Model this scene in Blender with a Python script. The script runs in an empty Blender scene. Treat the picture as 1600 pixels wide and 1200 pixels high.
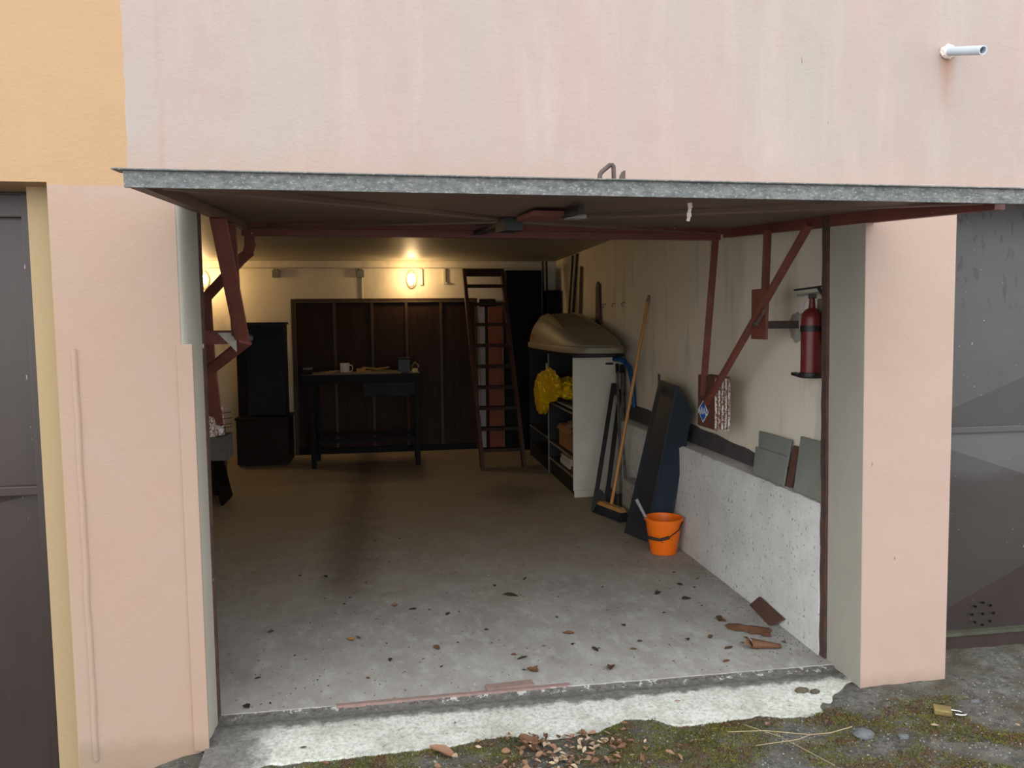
import bpy, bmesh, math, random
from mathutils import Vector, Matrix, noise
random.seed(7)
PI = math.pi
scene = bpy.context.scene
COL = scene.collection

# ------------------------------------------------------------ camera
cd = bpy.data.cameras.new('camera'); cam = bpy.data.objects.new('camera', cd); COL.objects.link(cam)
cd.sensor_fit = 'HORIZONTAL'; cd.sensor_width = 36; cd.lens = 36*1215/1600; cd.clip_start = .05; cd.clip_end = 200
rt = Vector((0.98824471, -0.15248648, -0.01096652)); up = -Vector((-0.02257724, -0.07462104, -0.99695635)); bk = -Vector((0.15120403, 0.98548444, -0.07718658))
cam.matrix_world = Matrix(((rt.x, up.x, bk.x, 0), (rt.y, up.y, bk.y, -2.85), (rt.z, up.z, bk.z, 1.5), (0, 0, 0, 1)))
scene.camera = cam

# ------------------------------------------------------------ sky, exposure
scene.view_settings.view_transform = 'Standard'; scene.view_settings.look = 'None'
scene.view_settings.gamma = 1; scene.view_settings.use_curve_mapping = False
scene.view_settings.exposure = 1.85
W = bpy.data.worlds.new('overcast_sky'); scene.world = W; W.use_nodes = True
wn = W.node_tree; wn.nodes.clear()
wo = wn.nodes.new('ShaderNodeOutputWorld'); bg = wn.nodes.new('ShaderNodeBackground')
tc = wn.nodes.new('ShaderNodeTexCoord'); sx = wn.nodes.new('ShaderNodeSeparateXYZ'); rp = wn.nodes.new('ShaderNodeValToRGB')
wn.links.new(tc.outputs['Generated'], sx.inputs[0]); wn.links.new(sx.outputs['Z'], rp.inputs[0]); wn.links.new(rp.outputs[0], bg.inputs[0]); wn.links.new(bg.outputs[0], wo.inputs[0])
rp.color_ramp.elements[0].position = 0; rp.color_ramp.elements[0].color = (.86, .875, .90, 1)
rp.color_ramp.elements[1].position = 1; rp.color_ramp.elements[1].color = (.95, .965, .98, 1)
bg.inputs[1].default_value = 1.0
LAMP_W = 2.6

# ------------------------------------------------------------ materials
def lin(c):
    c = [v/255 for v in c]
    return tuple(v/12.92 if v <= .04045 else ((v+.055)/1.055)**2.4 for v in c) + (1,)
class NT:
    def __init__(s, name):
        s.m = bpy.data.materials.new(name); s.m.use_nodes = True; s.t = s.m.node_tree
        s.b = s.t.nodes['Principled BSDF']; s.tc = s.t.nodes.new('ShaderNodeTexCoord'); s.co = s.tc.outputs['Object']
    def n(s, typ, **kw):
        nd = s.t.nodes.new(typ)
        for k, v in kw.items(): setattr(nd, k, v)
        return nd
    def l(s, a, b): s.t.links.new(a, b)
    def mapping(s, sc):
        m = s.n('ShaderNodeMapping'); m.inputs['Scale'].default_value = sc; s.l(s.co, m.inputs[0]); return m.outputs[0]
    def noise(s, scale, detail=5, rough=.6, st=None, dist=0):
        x = s.n('ShaderNodeTexNoise'); x.inputs['Scale'].default_value = scale; x.inputs['Detail'].default_value = detail
        x.inputs['Roughness'].default_value = rough; x.inputs['Distortion'].default_value = dist
        s.l(s.mapping(st) if st else s.co, x.inputs['Vector']); return x.outputs[0]
    def ramp(s, fac, a, b, ca=(0, 0, 0, 1), cb=(1, 1, 1, 1)):
        r = s.n('ShaderNodeValToRGB'); e = r.color_ramp.elements
        e[0].position = a; e[1].position = b; e[0].color = ca; e[1].color = cb; s.l(fac, r.inputs[0]); return r.outputs[0]
    def mix(s, fac, a, b, mode='MIX'):
        x = s.n('ShaderNodeMix', data_type='RGBA', blend_type=mode)
        for sock, v in ((x.inputs[0], fac), (x.inputs[6], a), (x.inputs[7], b)):
            if hasattr(v, 'node'): s.l(v, sock)
            else: sock.default_value = v
        return x.outputs[2]
    def math(s, op, a, b=0, c=0):
        x = s.n('ShaderNodeMath', operation=op)
        for i, v in enumerate((a, b, c)):
            if hasattr(v, 'node'): s.l(v, x.inputs[i])
            else: x.inputs[i].default_value = v
        return x.outputs[0]
    def xyz(s):
        x = s.n('ShaderNodeSeparateXYZ'); s.l(s.co, x.inputs[0]); return x.outputs
    def color(s, c):
        if hasattr(c, 'node'): s.l(c, s.b.inputs['Base Color'])
        else: s.b.inputs['Base Color'].default_value = c
    def bump(s, h, strength=.3, dist=.004):
        b = s.n('ShaderNodeBump'); b.inputs['Strength'].default_value = strength; b.inputs['Distance'].default_value = dist
        s.l(h, b.inputs['Height']); s.l(b.outputs[0], s.b.inputs['Normal'])
    def set(s, rough=.7, metal=0, spec=.5):
        s.b.inputs['Roughness'].default_value = rough; s.b.inputs['Metallic'].default_value = metal
        s.b.inputs['Specular IOR Level'].default_value = spec; return s.m
CACHE = {}
def M(name, c1, c2=None, scale=6, lo=.35, hi=.65, rough=.7, metal=0, spec=.4, st=None, bs=80, bst=.25, bd=.003, spots=None):
    """plain worn surface: two colours mixed by noise, fine relief, optional flecks (colour, scale, threshold)"""
    if name in CACHE: return CACHE[name]
    k = NT(name); a = lin(c1); c = a
    if c2: c = k.mix(k.ramp(k.noise(scale, 6, .65, st), lo, hi), a, lin(c2))
    if spots:
        for sc, ss, th in spots: c = k.mix(k.ramp(k.noise(ss, 3, .5, st), th, th+.03), c, lin(sc))
    k.color(c)
    if bst: k.bump(k.noise(bs, 4, .6, st), bst, bd)
    CACHE[name] = k.set(rough, metal, spec); return CACHE[name]

def facade_mat():
    k = NT('facade_plaster'); x, y, z = k.xyz()
    pale = k.mix(k.ramp(k.noise(1.3, 6, .62, (1.6, 1, .55)), .36, .66), lin((158, 140, 134)), lin((151, 144, 136)))
    pale = k.mix(k.math('MULTIPLY', k.ramp(k.noise(2.2, 5, .65, (2.6, 1, .35)), .50, .70), .6), pale, lin((166, 153, 147)))
    pale = k.mix(k.math('MULTIPLY', k.ramp(k.noise(4.2, 7, .75), .50, .72), .55), pale, lin((150, 133, 122)))
    peach = k.mix(k.ramp(k.noise(2.2, 5, .6), .3, .7), lin((158, 132, 115)), lin((156, 136, 122)))
    pinkr = k.mix(k.ramp(k.noise(2.2, 5, .6), .3, .7), lin((163, 139, 127)), lin((166, 146, 134)))
    side = k.ramp(k.math('ADD', k.math('MULTIPLY', x, .5), .1), .2, .7)
    pil = k.mix(side, peach, pinkr)
    w1 = k.math('MULTIPLY', k.math('SUBTRACT', k.noise(5, 3, .6), .5), .06)
    hi = k.ramp(k.math('ADD', z, k.math('MULTIPLY', k.math('SUBTRACT', k.noise(4, 4, .6), .5), .35)), .0, 1)
    zz = k.n('ShaderNodeMapRange'); k.l(k.math('ADD', z, k.math('MULTIPLY', k.math('SUBTRACT', k.noise(4, 4), .5), .3)), zz.inputs[0])
    zz.inputs[1].default_value = 1.9; zz.inputs[2].default_value = 2.15
    c = k.mix(zz.outputs[0], pil, pale)
    # rust weeping under the wall pipe, old crack at the left
    dx = k.math('ABSOLUTE', k.math('SUBTRACT', x, 2.185)); dz = k.math('SUBTRACT', 2.53, z)
    st = k.math('MULTIPLY', k.ramp(dx, .0, .045, (1, 1, 1, 1), (0, 0, 0, 1)), k.ramp(dz, .0, .24, (1, 1, 1, 1), (0, 0, 0, 1)))
    st = k.math('MULTIPLY', st, k.math('GREATER_THAN', dz, -.03)); c = k.mix(k.math('MULTIPLY', st, .75), c, lin((140, 96, 68)))
    cr = k.math('ABSOLUTE', k.math('ADD', k.math('ADD', x, .755), w1))
    c = k.mix(k.math('MULTIPLY', k.math('MULTIPLY', k.ramp(cr, .0, .018, (1, 1, 1, 1), (0, 0, 0, 1)), k.ramp(k.noise(6, 4, .7), .35, .8)), k.math('GREATER_THAN', z, 2.02)), c, lin((154, 128, 112)))
    # scratches on the right pillar
    scr = k.math('MULTIPLY', k.ramp(k.noise(9, 2, .5, (3, 1, 1)), .73, .75), k.math('GREATER_THAN', x, 1.5)); c = k.mix(k.math('MULTIPLY', scr, .55), c, lin((88, 70, 62)))
    # damp green foot
    ft = k.ramp(k.math('ADD', z, k.math('MULTIPLY', k.noise(14, 4), .08)), .03, .09, (1, 1, 1, 1), (0, 0, 0, 1)); c = k.mix(k.math('MULTIPLY', ft, .35), c, lin((112, 98, 74)))
    # ochre paint of the neighbouring unit, upper left, ragged brushed edge
    ex = k.math('LESS_THAN', k.math('ADD', x, w1), -.87); ez = k.math('GREATER_THAN', k.math('ADD', z, k.math('MULTIPLY', w1, .5)), 1.978)
    och = k.mix(k.ramp(k.noise(2.0, 5, .6), .35, .7), lin((165, 136, 104)), lin((159, 131, 101)))
    m = k.math('MULTIPLY', ex, ez); c = k.mix(m, c, och)
    jl = k.math('LESS_THAN', x, -1.1275); c = k.mix(k.math('MULTIPLY', jl, 1.0), c, lin((156, 136, 105))); c = k.mix(k.math('MULTIPLY', jl, ez), c, och)
    k.color(c); k.bump(k.math('ADD', k.noise(70, 5, .65), k.math('MULTIPLY', k.noise(9, 3), .9)), .35, .006)
    return k.set(.9, 0, .2)
def cream_mat():
    k = NT('cream_wall_paint'); x, y, z = k.xyz()
    c = k.mix(k.ramp(k.noise(2.2, 6, .65), .35, .7), lin((224, 213, 192)), lin((212, 202, 183)))
    # wall lightened towards the door end, brighter light there put into the colour
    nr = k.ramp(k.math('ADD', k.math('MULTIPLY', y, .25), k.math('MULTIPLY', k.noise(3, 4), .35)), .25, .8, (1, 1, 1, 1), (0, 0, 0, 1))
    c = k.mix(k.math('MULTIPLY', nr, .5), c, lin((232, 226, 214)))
    c = k.mix(k.math('MULTIPLY', k.ramp(k.noise(30, 4, .65), .70, .73), .55), c, lin((96, 84, 66)))
    c = k.mix(k.math('MULTIPLY', k.ramp(k.noise(3.5, 4, .6, (1, 2, .4)), .56, .68), .28), c, lin((150, 150, 146)))
    k.color(c); k.bump(k.noise(60, 4), .25, .003); return k.set(.85, 0, .25)
def ceil_mat():
    k = NT('ceiling_concrete')
    c = k.mix(k.ramp(k.noise(3, 5, .6, (.25, 3, 1)), .35, .65), lin((168, 160, 140)), lin((150, 142, 124)))
    k.color(c); k.bump(k.noise(10, 4, .6, (.3, 6, 1)), .35, .006); return k.set(.5, 0, .4)
def floor_mat():
    k = NT('garage_floor_concrete'); x, y, z = k.xyz()
    c = k.mix(k.ramp(k.noise(3.2, 8, .7), .36, .64), lin((160, 158, 153)), lin((138, 135, 130)))
    c = k.mix(k.math('MULTIPLY', k.ramp(k.noise(14, 6, .7, (1, .5, 1)), .5, .68), .5), c, lin((182, 182, 178)))
    far = k.ramp(k.math('ADD', k.math('MULTIPLY', y, .2), k.math('MULTIPLY', k.math('SUBTRACT', k.noise(2.5, 5), .5), .5)), .22, .62)
    c = k.mix(k.math('MULTIPLY', far, .8), c, lin((150, 132, 108)))
    ex = k.math('ABSOLUTE', k.math('SUBTRACT', x, -.30)); tr = k.math('MULTIPLY', k.ramp(k.math('ADD', ex, k.math('MULTIPLY', k.noise(6, 4), .25)), .16, .36, (1, 1, 1, 1), (0, 0, 0, 1)), k.ramp(k.math('MULTIPLY', y, .2), .2, .36))
    c = k.mix(k.math('MULTIPLY', tr, .6), c, lin((82, 68, 54)))
    ex = k.math('ABSOLUTE', k.math('SUBTRACT', x, 1.05)); ey = k.math('ABSOLUTE', k.math('SUBTRACT', y, 3.9)); d = k.math('ADD', k.math('ADD', ex, k.math('MULTIPLY', ey, .7)), k.math('MULTIPLY', k.noise(7, 4), .5))
    c = k.mix(k.math('MULTIPLY', k.ramp(d, .42, .75, (1, 1, 1, 1), (0, 0, 0, 1)), .45), c, lin((70, 60, 48)))
    c = k.mix(k.math('MULTIPLY', k.ramp(k.noise(30, 4, .6), .66, .70), .7), c, lin((70, 62, 54)))
    c = k.mix(k.math('MULTIPLY', k.ramp(k.noise(38, 3, .6, (1, .6, 1)), .70, .73), .8), c, lin((215, 215, 210)))
    k.color(c); k.bump(k.math('ADD', k.noise(50, 6, .7), k.noise(7, 4)), .3, .004); return k.set(.75, 0, .35)
def ramp_mat():
    k = NT('threshold_cement'); x, y, z = k.xyz()
    grey = k.mix(k.ramp(k.noise(45, 5, .7), .35, .65), lin((84, 82, 80)), lin((112, 110, 106)))
    white = k.mix(k.ramp(k.noise(60, 5, .75), .42, .66), lin((192, 193, 186)), lin((146, 148, 138)))
    white = k.mix(k.math('MULTIPLY', k.ramp(k.noise(4, 5, .65), .48, .68), .55), white, lin((134, 135, 125)))
    e = k.math('ADD', y, k.math('MULTIPLY', k.math('SUBTRACT', k.noise(12, 6, .7), .5), .12))
    m = k.ramp(e, .075, .10, (1, 1, 1, 1), (0, 0, 0, 1))
    lf = k.ramp(k.math('ADD', k.math('ADD', x, 1.0), k.math('MULTIPLY', k.math('SUBTRACT', k.noise(8, 5, .7), .5), .35)), .44, .56)
    c = k.mix(k.math('MULTIPLY', m, lf), grey, white)
    ed = k.ramp(k.math('ADD', y, k.math('MULTIPLY', k.math('SUBTRACT', k.noise(20, 5, .7), .5), .10)), .168, .18); c = k.mix(k.math('MULTIPLY', ed, k.math('GREATER_THAN', k.noise(34, 5, .7), .57)), c, lin((170, 170, 165)))
    c = k.mix(k.math('MULTIPLY', k.ramp(k.noise(55, 3), .66, .69), .7), c, lin((92, 90, 84)))
    k.color(c); k.bump(k.noise(110, 5, .7), .55, .005); return k.set(.9, 0, .2)
def ledge_mat():
    k = NT('limewashed_concrete')
    c = k.mix(k.ramp(k.noise(3, 6, .7), .35, .68), lin((216, 216, 213)), lin((192, 192, 188)))
    c = k.mix(k.math('MULTIPLY', k.ramp(k.noise(42, 4, .6), .62, .66), .75), c, lin((118, 114, 106)))
    c = k.mix(k.math('MULTIPLY', k.ramp(k.noise(17, 4, .7, (1, 1.6, .5)), .69, .71), .8), c, lin((80, 70, 60)))
    k.color(c); k.bump(k.math('ADD', k.noise(55, 5, .7), k.noise(8, 4)), .5, .008); return k.set(.9, 0, .2)
def ground_mat():
    k = NT('gritty_ground')
    c = k.mix(k.ramp(k.noise(20, 7, .75), .38, .62), lin((68, 66, 61)), lin((106, 104, 98)))
    c = k.mix(k.math('MULTIPLY', k.ramp(k.noise(70, 4, .7), .60, .66), .8), c, lin((134, 134, 128)))
    c = k.mix(k.math('MULTIPLY', k.ramp(k.noise(5, 6, .7), .5, .62), .75), c, lin((64, 54, 32)))
    c = k.mix(k.math('MULTIPLY', k.ramp(k.noise(55, 5, .7), .60, .66), .8), c, lin((38, 34, 28)))
    k.color(c); k.bump(k.math('ADD', k.noise(80, 6, .75), k.noise(18, 4)), .8, .01); return k.set(.95, 0, .2)
def galv_mat():
    k = NT('galvanised_sheet')
    c = k.mix(k.ramp(k.noise(60, 8, .8, (.5, 1, 1)), .40, .60), lin((76, 79, 79)), lin((110, 112, 108)))
    c = k.mix(k.math('MULTIPLY', k.ramp(k.noise(5, 6, .7, (1, 1, 2)), .56, .70), .6), c, lin((84, 90, 104)))
    c = k.mix(k.math('MULTIPLY', k.ramp(k.noise(150, 3, .7, (.6, 1, 1)), .56, .64), .6), c, lin((150, 152, 148)))
    c = k.mix(k.math('MULTIPLY', k.ramp(k.noise(8, 6, .7), .62, .68), .5), c, lin((108, 86, 76)))
    k.color(c); k.bump(k.noise(60, 5), .25, .002); return k.set(.6, .25, .4)
def rust_strip_mat():
    k = NT('flaking_white_paint')
    c = k.mix(k.ramp(k.noise(95, 6, .75, (1, 1, .7)), .47, .52), lin((112, 64, 48)), lin((205, 198, 190)))
    k.color(c); k.bump(k.noise(40, 6, .7), .7, .006); return k.set(.85)
def rdoor_mat():
    k = NT('dusty_brown_sheet'); x, y, z = k.xyz()
    c = k.mix(k.ramp(k.noise(2.2, 6, .6), .38, .66), lin((42, 33, 31)), lin((48, 40, 38)))
    up_ = k.ramp(k.math('MULTIPLY', k.math('ADD', z, k.math('MULTIPLY', k.math('SUBTRACT', k.noise(4, 5), .5), .12)), .5), .385, .41)
    dust = k.mix(k.ramp(k.noise(3, 6, .7), .35, .7), lin((66, 66, 65)), lin((55, 54, 53)))
    c = k.mix(k.math('MULTIPLY', up_, .7), c, dust)
    c = k.mix(k.math('MULTIPLY', k.math('MULTIPLY', k.ramp(k.noise(24, 3, .5, (1.6, 1, .55)), .60, .64), k.ramp(k.math('MULTIPLY', z, .5), .76, .80)), .8), c, lin((34, 29, 29)))
    c = k.mix(k.math('MULTIPLY', k.ramp(k.noise(60, 2), .74, .76), .8), c, lin((150, 140, 132)))
    k.color(c); k.bump(k.noise(5, 3), .2, .01); return k.set(.5, 0, .5)
FACADE, CREAM, CEIL, FLOOR, RAMP, LEDGE, GROUND, GALV, FLAKE, RDOOR = facade_mat(), cream_mat(), ceil_mat(), floor_mat(), ramp_mat(), ledge_mat(), ground_mat(), galv_mat(), rust_strip_mat(), rdoor_mat()
JAMB = M('grey_jamb_paint', (164, 160, 149), (154, 149, 138), 3, rough=.7, st=(1, 1, .5), spots=[((70, 66, 60), 9, .74)])
LDOOR = M('brown_door_paint', (44, 33, 29), (52, 41, 37), 2.5, rough=.42, spec=.5, st=(2, 1, .5), bs=6, bst=.1, spots=[((140, 128, 120), 40, .745)])
RUST = M('oxide_red_paint', (118, 64, 52), (98, 54, 44), 9, rough=.6, spots=[((150, 138, 130), 30, .72)])
DOORIN = M('door_underside_paint', (112, 86, 76), (98, 76, 68), 4, rough=.6, st=(.4, 1, 1), spots=[((150, 140, 130), 34, .735)])
RAIL = M('maroon_rail_paint', (112, 58, 52), (96, 52, 48), 7, rough=.55, spots=[((160, 150, 140), 36, .73)])
BLACK = M('black_metal', (24, 24, 26), (34, 32, 32), 12, rough=.45)
STEEL = M('bare_steel', (150, 150, 150), (110, 106, 100), 20, rough=.35, metal=.8)
RUSTSTEEL = M('rusty_rod', (88, 76, 72), (64, 54, 50), 30, rough=.6, metal=.3)
BITUMEN = M('bitumen_coat', (66, 62, 64), (80, 76, 76), 14, rough=.85, bs=90, bst=.6, bd=.005, spots=[((120, 114, 110), 60, .72)])
DARKWOOD = M('dark_stained_board', (58, 40, 31), (44, 31, 25), 5, rough=.55, spec=.12, st=(6, 6, .5), bs=10)
DARKWOOD2 = M('dark_batten_wood', (80, 58, 43), (62, 44, 33), 6, rough=.6, st=(6, 6, .5))
BLUEBLACK = M('blue_black_paint', (15, 15, 21), (12, 12, 17), 4, rough=.5, spec=.12)
GREYBLUE = M('dull_blue_cabinet_paint', (42, 45, 54), (35, 37, 45), 4, rough=.55, spec=.12)
BROWNBOX = M('brown_laminate', (38, 28, 25), (32, 24, 22), 5, rough=.5, spec=.12)
LADDER = M('ladder_wood', (84, 50, 38), (64, 40, 32), 8, rough=.6, st=(3, 3, .6))
TREAD = M('ladder_tread_wood', (66, 48, 40), (50, 38, 34), 10, rough=.65, spec=.12, st=(.6, 3, 3))
ORANGEBOARD = M('orange_brown_board', (150, 78, 44), (128, 64, 38), 4, rough=.6)
PALEBOARD = M('pale_grey_board', (160, 160, 158), (140, 140, 140), 4, rough=.6)
LIGHTWOOD = M('broom_handle_wood', (196, 146, 84), (176, 124, 66), 9, rough=.5, st=(4, 4, .4))
SCRAP = M('raw_wood', (190, 150, 100), (160, 120, 74), 14, rough=.7, st=(1, 5, 5))
SCRAP2 = M('grey_wood', (130, 112, 88), (108, 92, 72), 14, rough=.7, st=(1, 5, 5))
MUGM = M('white_ceramic', (212, 208, 196), rough=.35, bst=0)
CARTON = M('cardboard', (158, 118, 76), (144, 104, 64), 10, rough=.8)
PAPER = M('paper_white', (206, 204, 198), (186, 184, 178), 10, rough=.8)
GREYPAPER = M('grey_newsprint', (130, 130, 128), (104, 106, 110), 20, rough=.8)
SHELFM = M('white_cabinet_board', (206, 198, 184), (194, 186, 172), 3, rough=.5, bst=.1, spots=[((120, 110, 98), 7, .76)])
SHELFEDGE = M('shelf_board', (150, 146, 138), (130, 126, 120), 5, rough=.5)
SHELFIN = M('shaded_shelf_inside', (30, 29, 31), rough=.6)  # near-black boards: shade inside the white unit put into the colour
BOXLID = M('roof_box_plastic', (142, 132, 110), (132, 123, 103), 3, rough=.5, spec=.5, bst=.06, bs=120)
BOXFIN = M('roof_box_ridge', (158, 148, 124), rough=.3, bst=0)
BOXTRAY = M('black_tray_plastic', (22, 23, 28), rough=.5, bst=.1)
REDM = M('red_mark', (150, 50, 36), rough=.5, bst=0)
BLUEM = M('blue_hose_rubber', (22, 78, 128), (18, 62, 106), 8, rough=.4, bst=0)
DARKPL = M('dark_plastic', (44, 48, 56), (38, 41, 48), 5, rough=.42, spec=.5, st=(1, 1, .4), spots=[((100, 104, 110), 50, .75)])
DARKPL2 = M('dark_blue_plastic', (40, 54, 68), (33, 44, 56), 4, rough=.4, spec=.5, st=(8, 8, .5))
ORANGE = M('orange_bucket_plastic', (244, 118, 22), (236, 108, 18), 5, rough=.4, bst=.05)
SLATE = M('slate_grey_tile', (132, 134, 126), (118, 121, 114), 6, rough=.8, st=(1, 1, .5))
BRICK = M('brown_tile', (92, 64, 54), (78, 54, 46), 10, rough=.75)
EXTR = M('extinguisher_red', (112, 36, 34), (86, 28, 27), 6, rough=.35, spots=[((90, 72, 66), 30, .68)])
CEMENT = M('patch_cement', (176, 172, 162), (150, 146, 136), 18, rough=.9, bst=.7, bd=.008)
CONCRETE = M('counterweight_concrete', (82, 76, 71), (66, 61, 57), 14, rough=.9, bst=.6, bd=.006)
PLASTW = M('switch_plastic', (206, 198, 178), (196, 188, 168), 8, rough=.5, bst=0)
JBOX = M('junction_box_plastic', (138, 136, 128), (124, 122, 116), 8, rough=.5, bst=0)
PIPEM = M('grey_pvc', (182, 192, 200), (170, 180, 190), 8, rough=.4, bst=0)
FILLER = M('white_filler', (226, 214, 202), (206, 190, 178), 20, rough=.9)
BRASS = M('brass_body', (150, 134, 86), (120, 104, 66), 30, rough=.45, metal=.5)
CHROME = M('chrome_shackle', (190, 190, 190), rough=.2, metal=1, bst=0)
TWIG = M('dry_twig', (152, 138, 106), (130, 116, 84), 30, rough=.8)
STONE = M('grey_stone', (96, 98, 100), (76, 78, 80), 30, rough=.85)
DROPM = M('dark_clod', (86, 80, 66), (66, 60, 50), 40, rough=.95)
FRAMEM = M('rusted_frame_steel', (88, 62, 54), (64, 48, 44), 18, rough=.7, bst=.6, bd=.006, spots=[((170, 160, 146), 14, .70)])
BLUESIGN = M('sticker_blue', (0, 92, 176), rough=.4, bst=0); WHITESIGN = M('sticker_white', (225, 230, 235), rough=.4, bst=0)
LEAFM = [M('leaf_brown', (86, 63, 46), (68, 50, 38), 40, rough=.7), M('leaf_tan', (136, 104, 80), (112, 82, 62), 40, rough=.7), M('leaf_dark', (58, 46, 37), (46, 38, 31), 40, rough=.75),
         M('leaf_cream', (172, 154, 130), (150, 128, 104), 40, rough=.7), M('leaf_rust', (108, 74, 50), (86, 58, 40), 40, rough=.7)]
YLEAF = M('leaf_yellow', (178, 140, 50), (150, 112, 36), 30, rough=.6)
MOSSM = M('moss_green', (104, 98, 36), (72, 74, 28), 11, rough=.9, bst=0, spots=[((92, 70, 38), 14, .54)])
def bag_mat():
    k = NT('yellow_bag_film'); k.color(lin((240, 204, 22))); k.bump(k.noise(40, 3, .6, None, 1.5), .35, .006)
    k.b.inputs['Transmission Weight'].default_value = .12; return k.set(.3, 0, .5)
BAGM = bag_mat()
def emit(name, c, s):
    k = NT(name); k.b.inputs['Emission Color'].default_value = c; k.b.inputs['Emission Strength'].default_value = s; k.color(c); return k.set(.3)
BULB = emit('lit_bulb', (1, .72, .36, 1), 8)
def glass_mat():
    k = NT('ribbed_lamp_glass'); k.color((1, .95, .85, 1)); k.b.inputs['Transmission Weight'].default_value = .95; k.b.inputs['IOR'].default_value = 1.2
    k.b.inputs['Emission Color'].default_value = (1, .74, .38, 1); k.b.inputs['Emission Strength'].default_value = .22
    return k.set(.25)
GLASS = glass_mat()

# ------------------------------------------------------------ mesh helpers
ORG = {}
class MB:
    def __init__(s): s.v = []; s.f = []; s.mi = []
    def add(s, vs, fs, mi=0):
        o = len(s.v); s.v += [Vector(p) for p in vs]; s.f += [[i+o for i in f] for f in fs]; s.mi += [mi]*len(fs); return s
    def hexa(s, p, mi=0):   # bottom 4 ccw, top 4 ccw
        return s.add(p, [(3, 2, 1, 0), (4, 5, 6, 7), (0, 1, 5, 4), (1, 2, 6, 5), (2, 3, 7, 6), (3, 0, 4, 7)], mi)
    def box(s, x0, x1, y0, y1, z0, z1, mi=0):
        return s.hexa([(x0, y0, z0), (x1, y0, z0), (x1, y1, z0), (x0, y1, z0), (x0, y0, z1), (x1, y0, z1), (x1, y1, z1), (x0, y1, z1)], mi)
    def rbox(s, c, size, rz=0, rx=0, ry=0, mi=0):
        R = Matrix.Rotation(rz, 3, 'Z') @ Matrix.Rotation(ry, 3, 'Y') @ Matrix.Rotation(rx, 3, 'X'); h = Vector(size)/2; c = Vector(c)
        pts = [c + R @ Vector((sx*h.x, sy*h.y, sz*h.z)) for sz in (-1, 1) for sx, sy in ((-1, -1), (1, -1), (1, 1), (-1, 1))]
        return s.hexa(pts, mi)
    def beam(s, p, q, w, h, side=(1, 0, 0), mi=0):
        p = Vector(p); q = Vector(q); d = (q-p).normalized(); a = Vector(side); a = (a - d*a.dot(d)).normalized(); b = d.cross(a); a = a*w/2; b = b*h/2
        return s.hexa([p-a-b, p+a-b, p+a+b, p-a+b, q-a-b, q+a-b, q+a+b, q-a+b], mi)
    def tube(s, pts, r, n=8, mi=0, cap=True):
        pts = [Vector(p) for p in pts]; rs = r if isinstance(r, (list, tuple)) else [r]*len(pts); rings = []
        t0 = (pts[1]-pts[0]).normalized(); a = t0.orthogonal().normalized()
        for i, p in enumerate(pts):
            t = ((pts[min(i+1, len(pts)-1)]-p).normalized() + (p-pts[max(i-1, 0)]).normalized())
            t = t.normalized() if t.length > 1e-6 else t0
            a = (a - t*a.dot(t)).normalized(); b = t.cross(a)
            rings.append([p + (a*math.cos(2*PI*k/n) + b*math.sin(2*PI*k/n))*rs[i] for k in range(n)])
        vs = [v for rg in rings for v in rg]; fs = []
        for i in range(len(rings)-1):
            for k in range(n): fs.append((i*n+k, i*n+(k+1) % n, (i+1)*n+(k+1) % n, (i+1)*n+k))
        if cap: fs += [tuple(range(n))[::-1], tuple((len(rings)-1)*n+k for k in range(n))]
        return s.add(vs, fs, mi)
    def lathe(s, prof, c, n=24, ax=(0, 0, 1), mi=0, sx=1):
        ax = Vector(ax).normalized(); a = ax.orthogonal().normalized(); b = ax.cross(a); c = Vector(c)
        if abs(ax.z) > .99: a = Vector((1, 0, 0)); b = Vector((0, 1, 0)) if ax.z > 0 else Vector((0, -1, 0))
        vs = []; fs = []
        for r, z in prof:
            for k in range(n): vs.append(c + ax*z + (a*math.cos(2*PI*k/n)*sx + b*math.sin(2*PI*k/n))*r)
        for i in range(len(prof)-1):
            for k in range(n): fs.append((i*n+k, i*n+(k+1) % n, (i+1)*n+(k+1) % n, (i+1)*n+k))
        return s.add(vs, fs, mi)
    def grid(s, fn, nu, nv, mi=0):
        vs = [fn(i/nu, j/nv) for j in range(nv+1) for i in range(nu+1)]
        return s.add(vs, [(j*(nu+1)+i, j*(nu+1)+i+1, (j+1)*(nu+1)+i+1, (j+1)*(nu+1)+i) for j in range(nv) for i in range(nu)], mi)
    def poly(s, pts, ext, mi=0):   # polygon extruded along vector
        n = len(pts); e = Vector(ext); vs = [Vector(p) for p in pts] + [Vector(p)+e for p in pts]
        return s.add(vs, [tuple(range(n))[::-1], tuple(range(n, 2*n))] + [(i, (i+1) % n, n+(i+1) % n, n+i) for i in range(n)], mi)
    def blob(s, c, r, sub=3, amp=.2, fr=3, seed=0, mi=0):
        bm = bmesh.new(); bmesh.ops.create_icosphere(bm, subdivisions=sub, radius=1); off = len(s.v); c = Vector(c); o = Vector((seed*7.3, seed*3.1, seed*1.7))
        for v in bm.verts:
            d = v.co.normalized(); k = 1 + amp*noise.fractal(d*fr+o, 1, 2, 3)
            s.v.append(c + Vector((d.x*r[0], d.y*r[1], d.z*r[2]))*k)
        bm.verts.index_update()
        for f in bm.faces: s.f.append([v.index+off for v in f.verts]); s.mi.append(mi)
        bm.free(); return s
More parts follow.
